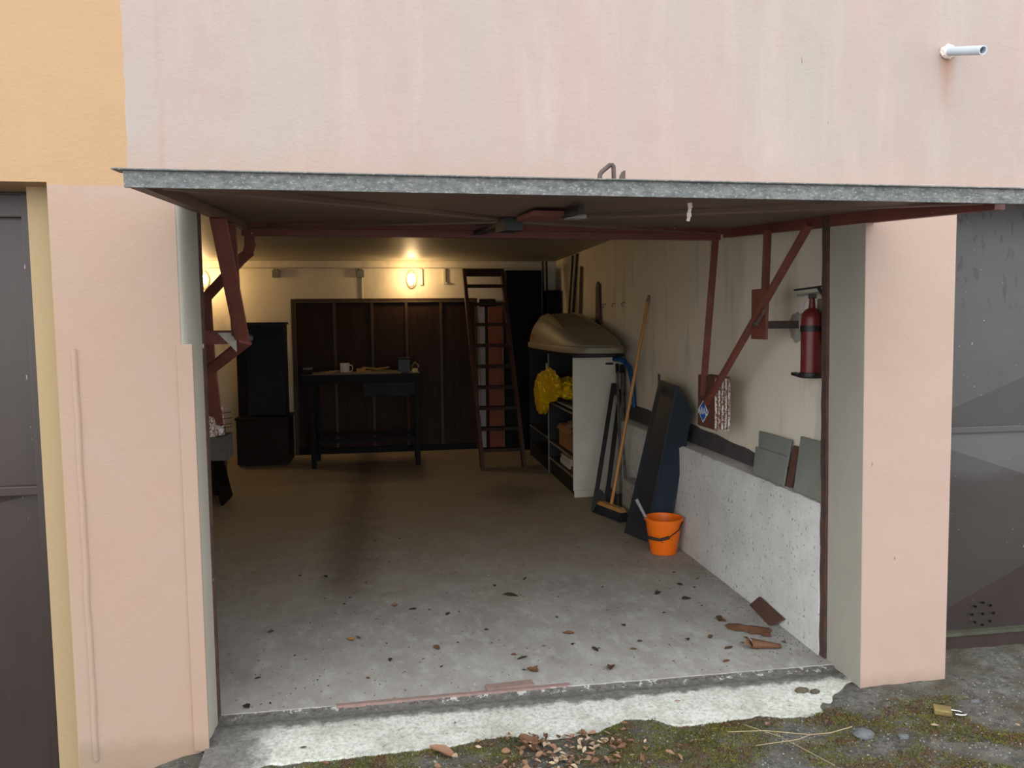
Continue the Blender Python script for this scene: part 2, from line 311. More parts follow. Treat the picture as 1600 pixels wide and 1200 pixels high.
    def crumple(s, c, r, sub, amp, fr, seed):
        o0 = len(s.v); s.blob(c, (1, 1, 1), sub, 0, 1, seed); c = Vector(c); o = Vector((seed*7.3, seed*3.1, seed*1.7))
        for i in range(o0, len(s.v)):
            d = (s.v[i]-c).normalized(); k = 1.0
            for q in range(4): k += amp/(1.7**q)*(.35-abs(noise.noise(d*fr*(1.9**q)+o*(q+1))))
            s.v[i] = c + Vector((d.x*r[0], d.y*r[1], d.z*r[2]))*k
        return s
    def build(s, name, mats, parent=None, bev=0, smooth=False, origin=None, seg=2, solid=0):
        if parent is not None: o = ORG[parent.name]
        elif origin is not None: o = Vector(origin)
        else:
            lo = [min(v[i] for v in s.v) for i in range(3)]; hi = [max(v[i] for v in s.v) for i in range(3)]
            o = Vector(((lo[0]+hi[0])/2, (lo[1]+hi[1])/2, lo[2]))
        me = bpy.data.meshes.new(name); me.from_pydata([v-o for v in s.v], [], s.f)
        mats = mats if isinstance(mats, (list, tuple)) else [mats]
        for m in mats: me.materials.append(m)
        for p, i in zip(me.polygons, s.mi): p.material_index = i
        bm = bmesh.new(); bm.from_mesh(me)
        bmesh.ops.recalc_face_normals(bm, faces=bm.faces)
        if bev: bmesh.ops.bevel(bm, geom=list(bm.edges), offset=bev, segments=seg, profile=.7, affect='EDGES', clamp_overlap=True)
        bm.to_mesh(me); bm.free()
        if smooth:
            me.polygons.foreach_set('use_smooth', [True]*len(me.polygons))
            try: me.set_sharp_from_angle(angle=math.radians(40))
            except Exception: pass
        ob = bpy.data.objects.new(name, me); COL.objects.link(ob)
        if parent is not None: ob.parent = parent; ORG[ob.name] = o
        else: ob.location = o; ORG[ob.name] = o
        if solid:
            md = ob.modifiers.new('solid', 'SOLIDIFY'); md.thickness = solid; md.offset = 0
        return ob
def tag(o, label, cat, group=None, kind=None):
    o['label'] = label; o['category'] = cat
    if group: o['group'] = group
    if kind: o['kind'] = kind
    return o
def struct(o, label=None, cat=None):
    o['kind'] = 'structure'
    if label: o['label'] = label
    if cat: o['category'] = cat
    return o
def thing(name, loc, label, cat, group=None, kind=None):
    e = bpy.data.objects.new(name, None); COL.objects.link(e); e.location = loc; e.empty_display_size = .1; ORG[e.name] = Vector(loc)
    return tag(e, label, cat, group, kind)
def B(*a): return MB().box(*a)

# ============================================================ SETTING
f = MB()
T = .25
f.box(-1.13, -.726, 0, .16, -.3, 1.99).box(-.74, -.694, .09, .16, -.2, 1.97).box(-1.13, -.74, .16, .30, -.2, 2.0).hexa([(1.8815, 0, -.2), (2.265, 0, -.2), (2.265, T, -.2), (1.8815, T, -.2), (1.8525, 0, 2.0), (2.248, 0, 2.0), (2.248, T, 2.0), (1.8525, T, 2.0)])            # the two pillars
f.box(-5, -3.75, 0, T, -.3, 1.99).box(4.85, 8, 0, T, -.2, 2.0)
f.box(-5, -.70, 0, T, 1.99, 4.6).box(-.70, 1.8525, 0, T, 1.975, 4.6).box(-.726, -.70, 0, T, 1.975, 1.99).box(1.8525, 1.875, 0, T, 2.0, 4.6).box(1.875, 8, 0, T, 2.0, 4.6)
struct(f.build('wall_front', FACADE, origin=(0, 0, 0)), 'pink plastered front wall with an ochre patch at upper left', 'wall')
struct(MB().box(-1.236, -1.128, .10, .21, -.3, 1.99).build('trim_1', FACADE, origin=(0, 0, 0)), 'yellowish door post beside the left brown garage door', 'trim')
def strip(x0, x1, z0, z1, d):
    return MB().grid(lambda u, v: (x0+(x1-x0)*u + .004*noise.noise(Vector((3, 1, v*9))), .0 - d*math.sin(PI*min(max(u, .0), 1))**.4 - .0005, z0+(z1-z0)*v), 6, 40)
struct(MB().box(-.739, -.687, -.007, .004, -.03, 1.442).build('trim_2', FACADE, origin=(0, 0, 0), bev=.004), 'raised plaster strip on the right edge of the left pillar', 'trim')
struct(strip(-1.083, -1.062, -.03, 1.43, .007).build('trim_3', FACADE, origin=(0, 0, 0), smooth=True), 'raised plaster bead on the left side of the left pillar', 'trim')
j = MB(); NJ = 8
for a_ in range(NJ+1):
    t_ = a_/NJ*PI/2; jx, jy = -.727+.035*math.sin(t_), .002+.10*(1-math.cos(t_)); j.v += [Vector((jx, jy, -.2)), Vector((jx, jy, 1.97))]
j.v += [Vector((-.692, .16, -.12)), Vector((-.692, .16, 1.97))]; j.f += [[2*i_, 2*i_+2, 2*i_+3, 2*i_+1] for i_ in range(NJ+1)]; j.mi += [0]*(NJ+1)
struct(j.build('trim_4', JAMB, origin=(0, 0, 0), smooth=True), 'grey painted left jamb of the open garage', 'trim')
struct(MB().hexa([(1.8775, .001, -.05), (1.8795, .001, -.05), (1.8795, .25, -.05), (1.8775, .25, -.05), (1.8515, .001, 1.97), (1.8535, .001, 1.97), (1.8535, .25, 1.97), (1.8515, .25, 1.97)]).build('trim_5', JAMB, origin=(0, 0, 0)), 'grey painted right jamb of the open garage', 'trim')
fr = MB()
N = 40
for i in range(N):
    z0, z1 = 1.97*i/N, 1.97*(i+1)/N
    w = lambda z: (.005*noise.noise(Vector((1.3, 2.2, z*9))) - .0132*z + .007)
    e_ = lambda z: 1.8775-.0132*z
    fr.hexa([(1.858+w(z0), .252, z0), (e_(z0), .252, z0), (e_(z0), .292, z0), (1.858+w(z0), .292, z0), (1.858+w(z1), .252, z1), (e_(z1), .252, z1), (e_(z1), .292, z1), (1.858+w(z1), .292, z1)])
struct(fr.build('trim_6', FRAMEM, origin=(0, 0, 0)), 'rusted steel frame post at the right jamb of the open garage', 'trim')
struct(MB().box(-.712, -.688, .162, .20, 0, 1.97).build('trim_7', FRAMEM, origin=(0, 0, 0)), 'rusted steel frame post at the left jamb of the open garage', 'trim')
struct(MB().box(-.72, 1.99, .2, .31, -.15, 0).box(-2.2, 1.99, .31, 6.55, -.15, 0).build('floor', FLOOR, origin=(0, 0, 0)), 'worn grey concrete garage floor', 'floor')
struct(MB().box(-2.4, 2.1, .25, 6.7, 2.25, 2.4).build('ceiling', CEIL, origin=(0, 0, 0)), 'dim grey garage ceiling', 'ceiling')
struct(MB().box(1.985, 2.1, .25, 6.6, -.1, 2.25).build('wall_right', CREAM, origin=(0, 0, 0)), 'cream right wall inside the garage', 'wall')
struct(MB().box(-2.4, -2.2, .30, 6.6, -.1, 2.25).build('wall_left', CREAM, origin=(0, 0, 0)), 'cream left wall inside the garage', 'wall')
struct(MB().box(-2.4, 2.1, 6.5, 6.7, -.1, 2.25).build('wall_back', CREAM, origin=(0, 0, 0)), 'cream back wall inside the garage', 'wall')
struct(MB().box(-2.3, -.75, .30, .38, -.1, 2.25).build('wall_return', CREAM, origin=(0, 0, 0)), 'inner face of the front wall left of the opening', 'wall')
# low concrete ledge, uneven top arris
ld = MB(); NY = 60; prof = []
for i in range(NY+1):
    y = .295 + (3.55-.295)*i/NY; n1 = .006*noise.noise(Vector((y*9, 0, 1))); n2 = .008*noise.noise(Vector((y*13, 4, 1)))
    prof.append([(1.861+n1*.4, y, -.02), (1.860+n1, y, .40), (1.861+n1+n2*.3, y, .668+n2), (1.874+n2, y, .684+n2*.7), (1.984, y, .687)])
ld.add([p for r in prof for p in r], [(i*5+k, i*5+k+1, i*5+k+6, i*5+k+5) for i in range(NY) for k in range(4)] + [(0, 1, 2, 3, 4), tuple(NY*5+k for k in (4, 3, 2, 1, 0))])
struct(ld.build('trim_8', LEDGE, origin=(0, 0, 0), smooth=True), 'whitewashed low concrete ledge along the right wall', 'ledge')
bt = MB(); NY = 50
top = lambda y: .80 + .014*noise.noise(Vector((y*5, 2, 3))) + (.012 if y > 2 else 0) - .04*min(max((1.75-y)/.7, 0), 1)
bt.add([p for i in range(NY+1) for y in [.30+3.2*i/NY] for p in ((1.979, y, .60 if y > 3.6 else .688), (1.979, y, top(y)), (1.9855, y, top(y)))], [(i*3+k, i*3+k+1, i*3+k+4, i*3+k+3) for i in range(NY) for k in range(2)])
struct(bt.build('trim_9', BITUMEN, origin=(0, 0, 0)), 'dark bitumen band on the wall above the ledge', 'trim')
# threshold ramp with a ragged outer edge
EDGE = [(-.72, -.128), (-.55, -.121), (-.38, -.118), (-.15, -.12), (.03, -.109), (.22, -.098), (.39, -.068), (.57, -.123), (.72, -.104), (.87, -.023), (.95, -.045), (1.05, -.113), (1.2, -.115), (1.29, -.096), (1.42, -.099), (1.56, -.143), (1.64, -.117), (1.87, -.093), (1.95, -.06)]
def edge(x):
    for (a, ya), (b, yb) in zip(EDGE, EDGE[1:]):
        if a <= x <= b: return ya + (yb-ya)*(x-a)/(b-a) + .012*noise.noise(Vector((x*25, 0, 0)))
    return -.1
def rampf(u, v):
    x = -.70 + 2.58*u; e = edge(x)-.02; y = .205 + (e-.205)*v
    z = -.004 - .03*v**1.2 + .003*noise.noise(Vector((x*14, y*14, 0))) - (.006 if .05 < v < .2 else 0) - (.03 if v > .985 else 0)
    return (x, y, z)
struct(MB().grid(rampf, 160, 26).build('trim_10', RAMP, origin=(0, 0, 0), smooth=True), 'whitish cement ramp across the garage threshold', 'threshold')
rl = MB(); NX = 24
for i in range(NX):
    x0, x1 = -.25+.95*i/NX, -.25+.95*(i+1)/NX; q = lambda x: .185+.016*(x+.25)+.004*noise.noise(Vector((x*20, 1, 1)))
    rl.hexa([(x0, q(x0), -.01), (x1, q(x1), -.01), (x1, q(x1)+.02, -.01), (x0, q(x0)+.02, -.01), (x0, q(x0), .004), (x1, q(x1), .004), (x1, q(x1)+.02, .004), (x0, q(x0)+.02, .004)])
struct(rl.build('trim_11', M('worn_brown_angle', (142, 114, 108), (122, 106, 100), 30, rough=.85), origin=(0, 0, 0)), 'worn brown steel angle set in the threshold', 'trim')
struct(MB().rbox((.45, .245, .003), (.20, .045, .006), .06).build('trim_12', M('worn_brown_angle', (0, 0, 0)), origin=(0, 0, 0)), 'worn brownish plate let into the floor edge', 'trim')
# outdoor ground
def gz(x, y):
    t = min(max((x-1.4)/.7, 0), 1); l = min(max((-.72-x)/.5, 0), 1); z = -.040 + .032*t*t*(3-2*t) - .16*l*l*(3-2*l)
    return z + .006*noise.fractal(Vector((x*9, y*9, 0)), 1, 2, 4) - max(0, -y-.8)*.01
def gfn(x0, x1, y0, y1): return lambda u, v: (x0+(x1-x0)*u, y0+(y1-y0)*v, gz(x0+(x1-x0)*u, y0+(y1-y0)*v))
g = MB().grid(gfn(-1.4, 3.6, -.9, .30), 260, 70)
g.box(-8, -1.4, -16, .3, -.30, -.202).box(3.6, 9, -16, .3, -.30, -.012).box(-1.4, 3.6, -16, -.9, -.30, -.21)
struct(g.build('ground', GROUND, origin=(0, 0, 0)), 'gritty mossy ground in front of the garages', 'ground')
# left closed garage door
d = thing('door_2', (-2.48, .2, 0), 'closed dark brown steel garage door at the left edge', 'garage door', kind='structure')
B(-3.76, -1.236, .235, .27, -.25, 2.03).build('door_sheet', LDOOR, d)
B(-1.30, -1.2365, .20, .235, -.25, 1.98).build('stile', LDOOR, d, bev=.003)
B(-3.74, -1.30, .205, .235, .89, .925).build('rail', LDOOR, d, bev=.004)
B(-3.74, -1.30, .205, .235, 1.90, 1.98).build('rail', LDOOR, d, bev=.004)
MB().poly([(-2.5, .236, .60), (-1.31, .236, .885), (-2.5, .2, .885)], (0, .004, 0)).build('crease', LDOOR, d)
# right closed garage door: pressed sheets with diagonal creases
d = thing('door_3', (3.5, .3, 0), 'closed dusty brown steel garage door at the right edge', 'garage door', kind='structure')
def press(x0, x1, z0, z1, cx, cz, depth):
    return MB().add([(x0, .285, z0), (x1, .285, z0), (x1, .285, z1), (x0, .285, z1), (cx, .285-depth, cz)], [(0, 1, 4), (1, 2, 4), (2, 3, 4), (3, 0, 4)])
press(2.26, 4.84, 1.015, 2.04, 3.35, 1.45, .05).build('upper_sheet', RDOOR, d)
press(2.26, 4.84, .07, .985, 3.35, .62, .05).build('lower_sheet', RDOOR, d)
B(2.26, 4.84, .272, .30, .985, 1.015).build('rail', RDOOR, d, bev=.004)
B(2.26, 4.84, .262, .30, -.06, .055).build('bottom_rail', LDOOR, d, bev=.003)
B(2.26, 4.84, .252, .30, .055, .07).build('drip_ledge', M('greenish_ledge', (70, 72, 56), (50, 48, 40), 8), d)
v = MB()
for k in range(9):
    a = 2*PI*k/8; r = 0 if k == 8 else .055
    v.lathe([(.0065, 0), (.0055, .006), (0, .006)], (2.655+r*math.cos(a), .262, .147+r*math.sin(a)*.95), 10, (0, 1, 0))
v.build('vent_holes', M('hole_black', (6, 6, 6), rough=.9, bst=0), d)

# ============================================================ TILTED GARAGE DOOR
DO = Vector((-.665, -.69, 1.862)); DU = Vector((2.575, -.012, -.012)); DV = Vector((-.065, 1.975, .125)); DN = Vector((0, -.063, 1))
def dp(u, v, n=0): return DO + DU*u + DV*v + DN*n
def dbar(mb, u0, u1, v0, v1, n0, n1, mi=0):
    return mb.hexa([dp(u0, v0, n0), dp(u1, v0, n0), dp(u1, v1, n0), dp(u0, v1, n0), dp(u0, v0, n1), dp(u1, v0, n1), dp(u1, v1, n1), dp(u0, v1, n1)], mi)
gd = thing('door_1', (.6, .2, 1.9), 'open tilted-up garage door overhanging the entrance with red steel arms', 'garage door', kind='structure')
gd['label'] = 'open tilted-up garage door overhanging the entrance with red steel arms'
dbar(MB(), 0, 1, 0, 1, .036, .043).build('outer_sheet', GALV, gd)
# pressed inner sheet, four creased faces meeting at the lock
c4 = [dp(.012, .006, .032), dp(.988, .006, .032), dp(.988, .97, .030), dp(.012, .97, .030), dp(.46, .50, .008)]
MB().add(c4, [(0, 1, 4), (1, 2, 4), (2, 3, 4), (3, 0, 4)]).build('inner_sheet', DOORIN, gd)
fs = dbar(MB(), -.002, 1.002, -.004, .004, -.002, .043); dbar(fs, -.012, 1.002, -.010, .03, .041, .045)
fs.build('front_edge_strip', GALV, gd, bev=.0015)
dbar(MB(), 0, .014, .004, .985, 0, .036).build('side_rail', DOORIN, gd)
dbar(MB(), .986, 1, .03, .985, -.014, .036).build('side_rail', RAIL, gd)
dbar(MB(), 0, .974, .965, 1, -.030, .036).build('rear_rail', RAIL, gd, bev=.003)
dbar(MB(), 0, 1, .93, .964, .006, .036).build('inner_rail', RAIL, gd, bev=.003)
for a, b in (((.02, .96), (.45, .56)), ((.98, .96), (.48, .56)), ((.03, .03), (.44, .50)), ((.97, .03), (.49, .50))):
    p, q = dp(*a, .004), dp(*b, -.004); MB().beam(p, q, .022, .006, (0, 0, 1) if False else (q-p).cross(Vector((0, 0, 1)))).build('brace', DOORIN, gd)
lk = thing('lock_box', dp(.465, .52), '', ''); del lk['label'], lk['category']; lk.parent = gd; lk.location = Vector(lk.location)-Vector(gd.location)
bpy.data.objects.remove(lk)
lb = dbar(MB(), .445, .475, .48, .58, -.045, .008); lb.build('lock_box', BLACK, gd, bev=.004)
dbar(MB(), .450, .468, .58, .97, -.016, .004).build('lock_rod', BLACK, gd)
dbar(MB(), .462, .52, .30, .46, -.012, .006).build('lock_plate', RAIL, gd, bev=.003)
dbar(MB(), .505, .512, .20, .32, -.018, .012).build('lever', BLACK, gd)
dbar(MB(), .510, .534, .285, .325, -.022, -.008).build('lever_grip', M('dull_aluminium', (150, 140, 134), (120, 112, 108), 30, rough=.6), gd, bev=.003)
hz = dp(.5, .07, .043)
hp = [(.624, -.55, 1.905), (.626, -.55, 1.942), (.631, -.55, 1.950), (.656, -.55, 1.970), (.664, -.55, 1.971), (.668, -.55, 1.966), (.670, -.55, 1.905)]
MB().tube(hp, .0072, 10).build('pull_handle', RUSTSTEEL, gd, smooth=True)
MB().poly([(.686, -.55, 1.905), (.705, -.55, 1.905), (.705, -.55, 1.957), (.694, -.55, 1.952), (.687, -.55, 1.938)], (0, .004, 0)).build('hasp_tab', RUSTSTEEL, gd)
fl = MB(); prevx = None
fp = [(.932, -.49, 1.872), (.934, -.49, 1.855), (.929, -.492, 1.842), (.931, -.49, 1.828), (.926, -.49, 1.815)]
for i, (a, b) in enumerate(zip(fp, fp[1:])): fl.beam(a, b, .014-.004*(i % 2), .002)
fl.build('peeling_paint', FILLER, gd)
def arm(pts, w, h, side=(1, 0, 0), m=RUST):
    a = MB()
    for i, (p, q) in enumerate(zip(pts, pts[1:])):
        p = Vector(p); q = Vector(q); e = (q-p).normalized()*(w*.35 if 0 < i else 0); a.beam(p-e, q, h, w, side)
    return a.build('arm', m, gd, bev=.002, seg=1)
# right side arms, pivot and counterweight
arm([(1.765, 1.238, 1.965), (1.742, 1.343, 1.08)], .018, .036)
arm([(1.79, .690, 1.935), (1.79, .712, 1.50)], .018, .036)
arm([(1.755, .250, 1.905), (1.735, 1.275, 1.04)], .024, .032)
B(1.757, 1.770, .630, .782, 1.412, 1.655).build('pivot_plate', RUST, gd, bev=.002)
pv = MB().box(1.777, 1.982, .715, .735, 1.462, 1.50); pv.box(1.777, 1.800, .70, .75, 1.46, 1.50); pv.build('pivot_bracket', RUSTSTEEL, gd)
MB().lathe([(.0, -.012), (.016, -.012), (.016, .006), (.010, .016), (0, .016)], (1.752, .72, 1.49), 12, (-1, 0, 0)).build('pivot_bolt', RUSTSTEEL, gd, smooth=True)
ch = MB(); 
for i in range(9):
    t = i/8; p = Vector((1.742, .69-.10*t, 1.485+.085*t)); ch.tube([p+Vector((0, .008*math.cos(a), .008*math.sin(a))) for a in [2*PI*k/8 for k in range(9)]], .0016, 5)
o = ch.build('chain', STEEL, gd); o['label'] = 'bright steel chain'
cw = B(1.752, 1.842, 1.205, 1.44, .90, 1.195).build('counterweight', [M('counterweight_brown', (100, 60, 44), (84, 52, 40), 8, rough=.75)], gd, bev=.003)
rib = MB()
for i in range(5):
    x = 1.759+.0192*i; rib.tube([(x, 1.203, .892), (x+.001, 1.199, 1.0), (x, 1.202, 1.1), (x+.001, 1.203, 1.185)], .0068, 8)
rib.build('flaked_rib', FLAKE, cw, smooth=True)
# diamond sticker with its lettering, flat print on the plate
sk = MB()
P = lambda y, z, x=1.7508: (x, y, z)
sk.poly([P(1.36, 1.052), P(1.282, .990), P(1.36, .922), P(1.436, .990)], (.0006, 0, 0), 1)
sk.poly([P(1.36, 1.043, 1.7502), P(1.293, .990, 1.7502), P(1.36, .932, 1.7502), P(1.426, .990, 1.7502)], (.0006, 0, 0), 0)
cu = bpy.data.curves.new('lettering', 'FONT'); cu.body = 'ARAL'; cu.size = .056; cu.align_x = 'CENTER'; cu.align_y = 'CENTER'; cu.offset = .0018
tmp = bpy.data.objects.new('lettering', cu); COL.objects.link(tmp); dg = bpy.context.evaluated_depsgraph_get(); tm = bpy.data.meshes.new_from_object(tmp.evaluated_get(dg))
sk.add([P(1.36 - v.co.x, .989 + v.co.y, 1.7494) for v in tm.vertices], [tuple(p.vertices) for p in tm.polygons], 1)
bpy.data.objects.remove(tmp); bpy.data.meshes.remove(tm)
o = sk.build('sticker', [BLUESIGN, WHITESIGN], cw); o['label'] = 'blue diamond sticker with white letters'
# left side arms (cranked outwards), bracket and counterweight
arm([(-.692, 1.24, 1.985), (-.700, 1.27, 1.905), (-.712, 1.28, 1.872), (-.742, 1.282, 1.842), (-.926, 1.30, 1.649), (-.926, 1.33, 1.34), (-.905, 1.345, 1.05)], .012, .046, (0, -1, 0)) if False else None
def arm2(pts, wx, wy):
    a = MB(); pts = [Vector(p) for p in pts]
    for i, (p, q) in enumerate(zip(pts, pts[1:])):
        d = (q-p).normalized(); e = d*(wx*.40 if i else 0); a.beam(p-e, q, wx, wy, (1, 0, 0) if abs(d.x) < .6 else (0, 0, 1))
    return a.build('arm', RUST, gd, bev=.003, seg=1)
arm2([(-.692, 1.24, 1.985), (-.698, 1.27, 1.905), (-.712, 1.28, 1.868), (-.742, 1.282, 1.842), (-.926, 1.30, 1.649), (-.926, 1.33, 1.34), (-.905, 1.345, 1.0)], .052, .014)
arm2([(-.675, .67, 1.945), (-.668, .70, 1.46)], .048, .014)
arm2([(-.637, .25, 1.91), (-.648, .68, 1.468), (-.650, .72, 1.425), (-.862, 1.0, 1.292), (-.896, 1.3, 1.0)], .062, .014)
bk_ = MB().box(-.86, -.625, .70, .73, 1.425, 1.485); bk_.build('pivot_bracket', RAIL, gd, bev=.003)
MB().poly([(-.75, .695, 1.475), (-.672, .695, 1.475), (-.672, .695, 1.39)], (0, .004, 0)).build('gusset', CEMENT, gd)
MB().lathe([(0, -.01), (.018, -.01), (.018, .012), (.010, .024), (0, .024)], (-.630, .715, 1.45), 12, (1, 0, 0)).build('pivot_bolt', RUSTSTEEL, gd, smooth=True)
cl = MB().box(-.945, -.845, 1.22, 1.42, .825, .945).build('counterweight', CONCRETE, gd, bev=.006)
pl = MB().box(-.930, -.900, 1.24, 1.40, .945, 1.12); pl.box(-.900, -.868, 1.30, 1.33, .945, 1.10); pl.build('weight_hanger', FLAKE, cl)
wr = MB()
for zz in (.985, 1.03, 1.06, 1.00): wr.tube([(-.88, 1.28, zz), (-.845, 1.25, zz+.006), (-.815, 1.25, zz+.01)], .002, 5)
wr.build('tie_wire', RUSTSTEEL, cl)
# mortar patches where the right pivot goes into the wall
o = MB().blob((1.984, .745, 1.47), (.012, .07, .075), 3, .35, 2.4, 3).build('mortar_patch', CEMENT, gd, smooth=True); o['label'] = 'pale mortar patch'

# ============================================================ BACK WALL FITTINGS
def lamp(x, y, z, label):
    L = thing('bulkhead_lamp', (x, y, z-.09), label, 'lamp', 'lit bulkhead lamps on the back wall')
    MB().lathe([(0, 0), (.058, 0), (.062, .010), (.060, .026), (.050, .030), (0, .030)], (x, y, z), 24, (0, -1, 0)).build('base', PLASTW, L, smooth=True)
    # make the base oval
    g_ = MB(); prof = [(.046, .030), (.047, .05), (.043, .075), (.032, .092), (.016, .099), (0, .10)]
    g_.lathe(prof, (x, y, z), 24, (0, -1, 0)); 
    gl = g_.build('glass', GLASS, L, smooth=True)
    MB().lathe([(0, -.028), (.014, -.024), (.018, -.006), (.017, .012), (.009, .024), (0, .027)], (x, y-.055, z+.018), 14).build('bulb', BULB, L, smooth=True)
    cg = MB()
    for k in (-.022, 0, .022):
        cg.tube([(x+k, y-.028, z-.088), (x+k, y-.085, z-.07), (x+k, y-.104, z-.02), (x+k, y-.104, z+.03), (x+k, y-.082, z+.07), (x+k, y-.028, z+.088)], .0022, 6)
    cg.build('guard', STEEL, L, smooth=True)
    for c in L.children:
        if c.name.startswith(('base', 'glass')):
            for vv in c.data.vertices:
                vv.co.z = .09 + (vv.co.z-.09)*1.7
    ld_ = bpy.data.lights.new('lamp_light', 'POINT'); ld_.energy = LAMP_W; ld_.color = (1, .68, .33); ld_.shadow_soft_size = .05
    lo = bpy.data.objects.new('lamp_light', ld_); COL.objects.link(lo); lo.parent = L; lo.location = (0, -.24, .10)
    return L
lamp(.243, 6.498, 2.035, 'lit oval bulkhead lamp on the back wall above the dark boards')
lamp(-2.10, 6.498, 2.035, 'lit oval bulkhead lamp at the left end of the back wall')
def jbox(x, z, label):
    t = thing('junction_box', (x, 6.5, z-.045), label, 'junction box', 'junction boxes on the back wall')
    B(x-.045, x+.045, 6.458, 6.499, z-.042, z+.042).build('housing', JBOX, t, bev=.004)
    B(x-.040, x+.040, 6.450, 6.458, z-.037, z+.037).build('cover', JBOX, t, bev=.003)
    for s in (-.014, .014): MB().tube([(x+s, 6.475, z+.042), (x+s, 6.475, z+.056)], .008, 10).build('gland', BLACK, t)
jbox(-1.30, 2.103, 'small pale junction box above the tall dark blue cabinet'); jbox(-.35, 2.103, 'small pale junction box with a cable dropping to the dark boards')
tag(B(.335, .375, 6.47, 6.499, 1.97, 2.155).build('switch', PLASTW, bev=.004), 'narrow upright white cover just right of the lit lamp', 'wall switch')
cb = MB().tube([(-2.1, 6.491, 2.165), (-1.3, 6.491, 2.166), (-.35, 6.491, 2.165), (.62, 6.491, 2.163), (1.9, 6.491, 2.168)], .007, 8)
cb.tube([(-.333, 6.487, 2.06), (-.333, 6.487, 1.80)], .011, 8)
tag(cb.build('conduit', PLASTW, smooth=True), 'thin pale cable conduit along the top of the back wall', 'conduit')
wb = MB().box(.62, .645, 6.47, 6.499, 1.99, 2.16); wb.box(.62, .665, 6.46, 6.499, 1.98, 2.0)
tag(wb.build('wall_bracket', PLASTW), 'small pale bracket on the back wall left of the ladder top', 'bracket')
# ---------------- big dark boarded panel
t = thing('boarded_panel', (-.07, 6.42, 0), 'wide dark wooden panel with upright battens leaning on the back wall', 'wooden panel')
stops = [-1.095, -.655, -.225, .172, .578, .985]
for a, b in zip(stops, stops[1:]): B(a+.002, b-.002, 6.43, 6.445, .07, 1.77).build('board', DARKWOOD, t)
for x in stops[1:-1]: B(x-.016, x+.016, 6.405, 6.429, .07, 1.77).build('batten', DARKWOOD2, t, bev=.002)
B(-1.14, -1.097, 6.40, 6.45, 0, 1.81).build('stile', DARKWOOD2, t, bev=.002); B(.985, 1.012, 6.40, 6.45, 0, 1.81).build('stile', DARKWOOD2, t, bev=.002)
B(-1.096, .984, 6.40, 6.45, 1.772, 1.812).build('top_rail', DARKWOOD2, t, bev=.002); B(-1.096, .984, 6.40, 6.45, 0.0, .068).build('bottom_rail', BLUEBLACK, t, bev=.002)
# ---------------- boards behind the ladder
tag(B(1.045, 1.235, 6.44, 6.49, 0, 1.80).build('plank', DARKWOOD, bev=.003), 'narrow dark board on the back wall behind the ladder', 'board')
tag(B(1.035, 1.10, 6.395, 6.425, 0, 1.705).build('plank', PALEBOARD, bev=.003), 'pale grey upright strip behind the ladder', 'board')
tag(B(1.135, 1.305, 6.34, 6.385, 0, 1.705).build('plank', ORANGEBOARD, bev=.003), 'orange-brown upright board behind the ladder', 'board')
t = thing('wardrobe', (1.55, 6.35, 0), 'tall black wardrobe in the back right corner behind the ladder', 'wardrobe')
B(1.335, 1.755, 6.22, 6.48, 0, 2.125).build('body', BLUEBLACK, t, bev=.003); B(1.338, 1.752, 6.20, 6.219, .05, 2.115).build('door', BLUEBLACK, t, bev=.003)
MB().tube([(1.39, 6.198, 1.0), (1.39, 6.18, 1.01), (1.39, 6.18, 1.09), (1.39, 6.198, 1.10)], .005, 8).build('handle', BLACK, t, smooth=True)
# ---------------- ladder
t = thing('step_ladder', (1.1, 5.5, 0), 'tall dark wooden ladder with flat treads leaning at the back', 'ladder')
for (b0, t0) in (((.897, 5.05, .0), (.825, 6.06, 2.13)), ((1.345, 5.13, .0), (1.268, 6.10, 2.13))):
    b0 = Vector(b0); t0 = Vector(t0); m = MB(); h = Vector((0, .06, .0)); w = Vector((.019, 0, 0))
    m.hexa([b0-w-h, b0+w-h, b0+w+h, b0-w+h, t0-w-h, t0+w-h, t0+w+h, t0-w+h]); m.build('rail', LADDER, t, bev=.003)
zs = [.185, .395, .605, .82, 1.04, 1.265, 1.495, 1.725, 1.93]
for z in zs:
    k = z/2.13; xl = .897+(.825-.897)*k+.016; xr = 1.345+(1.268-1.345)*k-.016; y = 5.09+(6.08-5.09)*k
    B(xl+.004, xr-.004, y-.055, y+.055, z-.018, z+.018).build('tread', TREAD, t, bev=.002)
B(.846, 1.247, 6.005, 6.12, 2.045, 2.128).build('top_board', TREAD, t, bev=.003)
# ---------------- cabinets at left
t = thing('low_cabinet', (-1.41, 5.95, 0), 'low dark brown box cabinet on the floor at back left', 'cabinet')
B(-1.665, -1.125, 5.745, 6.2, .02, .505).build('body', BROWNBOX, t, bev=.003); B(-1.675, -1.115, 5.72, 6.21, .506, .528).build('top', BROWNBOX, t, bev=.003)
B(-1.66, -1.13, 5.725, 5.744, .035, .50).build('door', BROWNBOX, t, bev=.003)
for x in (-1.62, -1.17): 
    for y in (5.78, 6.16): B(x-.02, x+.02, y-.02, y+.02, 0, .02).build('foot', BLACK, t)
t = thing('tall_cabinet', (-1.37, 6.05, .528), 'dull blue upright cabinet standing on the low brown cabinet', 'cabinet')
B(-1.57, -1.165, 5.925, 6.19, .5285, 1.52).build('body', GREYBLUE, t, bev=.003); B(-1.59, -1.148, 5.90, 6.20, 1.521, 1.545).build('cornice', GREYBLUE, t, bev=.004)
B(-1.566, -1.17, 5.905, 5.924, .545, 1.51).build('door', GREYBLUE, t, bev=.003)
MB().lathe([(0, 0), (.008, 0), (.008, .012), (.014, .018), (.014, .026), (0, .028)], (-1.205, 5.905, .98), 12, (0, -1, 0)).build('knob', BLACK, t, smooth=True)
